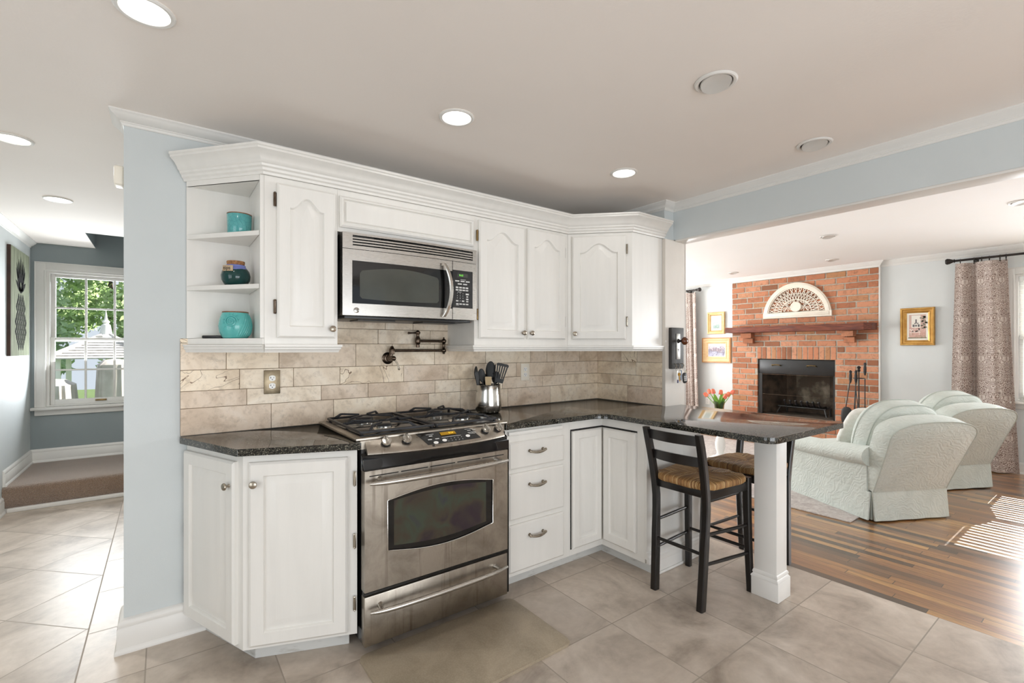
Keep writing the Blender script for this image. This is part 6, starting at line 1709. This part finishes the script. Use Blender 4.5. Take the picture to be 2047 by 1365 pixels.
# brown leather chair by the hidden curtain
r = thing('leather_chair', 'brown leather chair with a rolled arm, mostly hidden by the stub wall', 'armchair', (6.10, 5.35, 0))
T = at(6.10, 5.35, 0, radians(200))
part('base', MB(T).box(-0.36,0.36,-0.38,0.40,0.06,0.40,0.03,3), M['brown_leather'], r)
part('seat_cushion', MB(T).soft((0,0.06,0.45),(0.30,0.34,0.08),0.3,36,14,None,None,0.6), M['brown_leather'], r)
part('back', MB(T).soft((0,-0.30,0.55),(0.38,0.12,0.36),0.45,36,18,None,None,0.5), M['brown_leather'], r)
for s in (-1, 1):
    g = MB(T); g.box(s*0.36-0.06,s*0.36+0.06,-0.36,0.40,0.08,0.58,0.02,2); part('arm', g, M['brown_leather'], r)
    g = MB(T); rings = []
    for k in range(9):
        t = k/8; f = 1 if 0 < k < 8 else 0.86
        rings.append([(s*0.38+0.105*f*cos(2*pi*j/20), -0.36+0.78*t, 0.60+0.10*f*sin(2*pi*j/20)) for j in range(20)])
    part('arm_roll', g.loops(rings), M['brown_leather'], r)
for sx in (-1, 1):
    for sy in (-1, 1): part('leg', MB(T).cyl((sx*0.31,sy*0.33,0.001),(sx*0.31,sy*0.33,0.062),0.022,0.03), M['mantel_wood'], r)
# white table with tulips
TX, TY = 5.28, 3.00
r = thing('side_table', 'small round white table on a turned pedestal, half hidden below the peninsula', 'table', (TX, TY, 0.0113))
part('tabletop', MB(at(TX,TY,0.0113)).lathe([(0.235,0.466),(0.245,0.472),(0.245,0.486),(0.238,0.4935),(0,0.4935)], 40), M['table_white'], r)
part('pedestal', MB(at(TX,TY,0.0113)).lathe([(0.10,0),(0.12,0.012),(0.09,0.03),(0.045,0.05),(0.036,0.08),(0.052,0.13),(0.058,0.19),(0.044,0.25),(0.034,0.275),(0.050,0.295),(0.050,0.315),(0.034,0.335),(0.046,0.37),(0.030,0.41),(0.05,0.455),(0.09,0.4655)], 28), M['table_white'], r)
r = thing('tulip_vase', 'clear glass vase standing on the white table', 'vase', (TX-0.02, TY, 0.5065))
VX, VY, VZ = TX-0.02, TY, 0.5065
part('vase', MB(at(VX,VY,VZ)).lathe([(0.048,0),(0.052,0.004),(0.046,0.06),(0.055,0.15),(0.066,0.19),(0.063,0.19),(0.051,0.15),(0.042,0.06),(0.046,0.010),(0,0.010)], 28), M['vase_glass'], r)
random.seed(11)
spots_ = [(-0.13,0.02,0.245),(-0.065,-0.03,0.285),(0.02,0.03,0.27),(0.085,-0.01,0.255),(0.135,0.03,0.275),(-0.085,0.095,0.275),(0.05,-0.05,0.235)]
for k, (dx, dy, dz) in enumerate(spots_):
    t = thing('tulip', 'coral tulip in the glass vase on the white table', 'flower', (VX+dx*0.1, VY+dy*0.1, VZ+0.02), 0, 'coral tulips in the vase')
    T = at(VX, VY, VZ, -0.9)
    part('stem', MB(T).tube([(dx*0.12,dy*0.12,0.015),(dx*0.35,dy*0.35,0.15),(dx,dy,dz)], 0.0042, 8), M['tulip_leaf'], t)
    d = (Vector((dx,dy,dz))-Vector((dx*0.35,dy*0.35,0.15))).normalized().to_track_quat('Z','Y').to_matrix().to_4x4()
    b = MB(T @ Matrix.Translation((dx,dy,dz)) @ d)
    for j in range(6):
        a = 2*pi*j/6+(0.5 if j % 2 else 0)*0.6; rr = 0.017 if j % 2 else 0.020
        b.soft((0,0,0), (0.0165,0.004,0.029), 0.9, 12, 10, Matrix.Rotation(a,4,'Z') @ Matrix.Translation((0,-rr*0.85,0.024)) @ Matrix.Rotation(radians(-7),4,'X'))
    part('bloom', b, M['tulip'], t)
    lf = MB(T)
    for j in range(2):
        a = random.uniform(-0.15,0.15)+math.atan2(dy,dx)+(j-0.5)*0.35; L = random.uniform(0.22,0.30); sp_ = random.uniform(0.04,0.08)
        lf.surf(lambda u,v,a=a,L=L,sp_=sp_: (cos(a)*(0.02+sp_*v**1.6)-sin(a)*(u-0.5)*0.056*sin(pi*min(1,v*0.9+0.1)), sin(a)*(0.02+sp_*v**1.6)+cos(a)*(u-0.5)*0.056*sin(pi*min(1,v*0.9+0.1)), 0.05+L*v-0.05*v**3), 4, 10, 0.0012)
    part('leaf', lf, M['tulip_leaf'], t, smooth=80)

# ================================================================ OUTSIDE THE PASSAGE WINDOW
GZ = -1.3
struct('ground', MB().box(-14,10,YH+0.3,40,GZ-0.1,GZ), M['lawn'], smooth=0)
# gazebo roof with shingle courses, posts and finial
gx, gy, gs_, gz0, gz1 = -1.19, 16.0, 0.93, 1.07, 1.64
r = thing('gazebo', 'pale shingled garden pavilion outside the passage window', 'gazebo', (gx, gy, GZ))
rf = MB(); nC = 9
for c in range(nC):
    a = c/nC; b = (c+1)/nC
    ra, rb = gs_*(1-a)+0.05, gs_*(1-b)+0.02; za, zb = gz0+(gz1-gz0)*a+0.02, gz0+(gz1-gz0)*b
    rings = [[(gx+sx*rr, gy+sy*rr, z) for sx, sy in ((-1,-1),(1,-1),(1,1),(-1,1))] for rr, z in ((ra,za-0.03),(ra,za),(rb,zb+0.001))]
    rf.loops(rings)
part('roof', rf, M['shingle'], r, smooth=0)
hp_ = MB()
for sx, sy in ((-1,-1),(1,-1),(1,1),(-1,1)): hp_.tube([(gx+sx*(gs_+0.05),gy+sy*(gs_+0.05),gz0+0.03),(gx+sx*0.06,gy+sy*0.06,gz1+0.03)],0.05,6)
part('hip_cap', hp_, M['shingle'], r)
part('finial', MB(at(gx,gy,gz1)).lathe([(0.26,-0.05),(0.13,0.03),(0.09,0.28),(0.05,0.31),(0.085,0.36),(0.04,0.41),(0.03,0.46),(0.0,0.68)],16), M['finial_white'], r)
for sx in (-1, 1):
    for sy in (-1, 1): part('post', MB().box(gx+sx*0.8-0.05,gx+sx*0.8+0.05,gy+sy*0.8-0.05,gy+sy*0.8+0.05,GZ+0.001,gz0+0.05), M['finial_white'], r)
# covered garden furniture
def draped(name, label, x, y, w, d, top, seed):
    g = MB(); rings = []
    for z, f in ((GZ+0.002,1.18),(GZ+0.5,1.10),(GZ+0.5+(top-GZ-0.5)*0.55,1.0),(top-0.10,0.90),(top-0.02,0.6),(top,0.12)):
        ring = []
        for k in range(48):
            a = 2*pi*k/48; q = f*(1+0.06*sin(k*1.31*2+seed)*(1 if z < top-0.2 else 0.4)); c_ = lambda v: math.copysign(abs(v)**0.6, v)
            ring.append((x+w*q*c_(cos(a)), y+d*q*c_(sin(a)), z))
        rings.append(ring)
    g.loops(rings); single(name, g, M['tarp'], label, 'cover', 'furniture covers', origin=(x,y,GZ))
draped('furniture_cover', 'wide pale draped cover in front of the pavilion outside the window', -1.58, 11.0, 0.40, 0.45, 0.80, 0.4)
draped('furniture_cover', 'pointed pale cover right of the wide one outside the window', -0.70, 11.0, 0.26, 0.30, 1.13, 1.7)
def tree(x, y, h_, R, n, label, m, seed):
    rnd = random.Random(seed)
    r = thing('garden_tree', label, 'tree', (x, y, GZ), 0, 'trees beyond the pavilion')
    part('trunk', MB().tube([(x,y,GZ),(x+0.1,y,GZ+h_*0.35),(x,y+0.1,GZ+h_*0.8)],[0.22,0.16,0.05],10), M['bark'], r)
    g = MB(); verts = []; faces = []
    cl = [(x+rnd.uniform(-R,R), y+rnd.uniform(-R*0.5,R*0.5), GZ+h_*rnd.uniform(0.22,1.0), rnd.uniform(0.4,0.8)) for _ in range(70)]
    for k in range(n):
        cx_, cy_, cz_, cr = cl[k % 70]
        v = Vector((rnd.gauss(0,1), rnd.gauss(0,1), rnd.gauss(0,1))).normalized()*cr*rnd.random()**0.4
        c = Vector((cx_,cy_,cz_))+v; a = Vector((rnd.gauss(0,1), rnd.gauss(0,1), rnd.gauss(0,1))).normalized(); b = a.orthogonal().normalized(); s = rnd.uniform(0.09,0.17)
        i = len(verts); verts += [tuple(c-a*s), tuple(c+b*s*0.5), tuple(c+a*s), tuple(c-b*s*0.5)]; faces.append((i,i+1,i+2,i+3))
    g._add(verts, faces); part('crown', g, m, r, kind='stuff', smooth=0, fixn=False)
tree(-3.8, 20.5, 7.0, 0.95, 9500, 'dense dark green tree left behind the pavilion', M['foliage_dark'], 1)
tree(-0.2, 20.5, 7.0, 0.95, 9500, 'bright green tree directly behind the pavilion finial', M['foliage'], 2)
tree(-1.9, 27.0, 8.4, 3.0, 12000, 'broad bright tree farthest back, seen in the middle of the passage window', M['foliage'], 3)
bpy.context.view_layer.update()
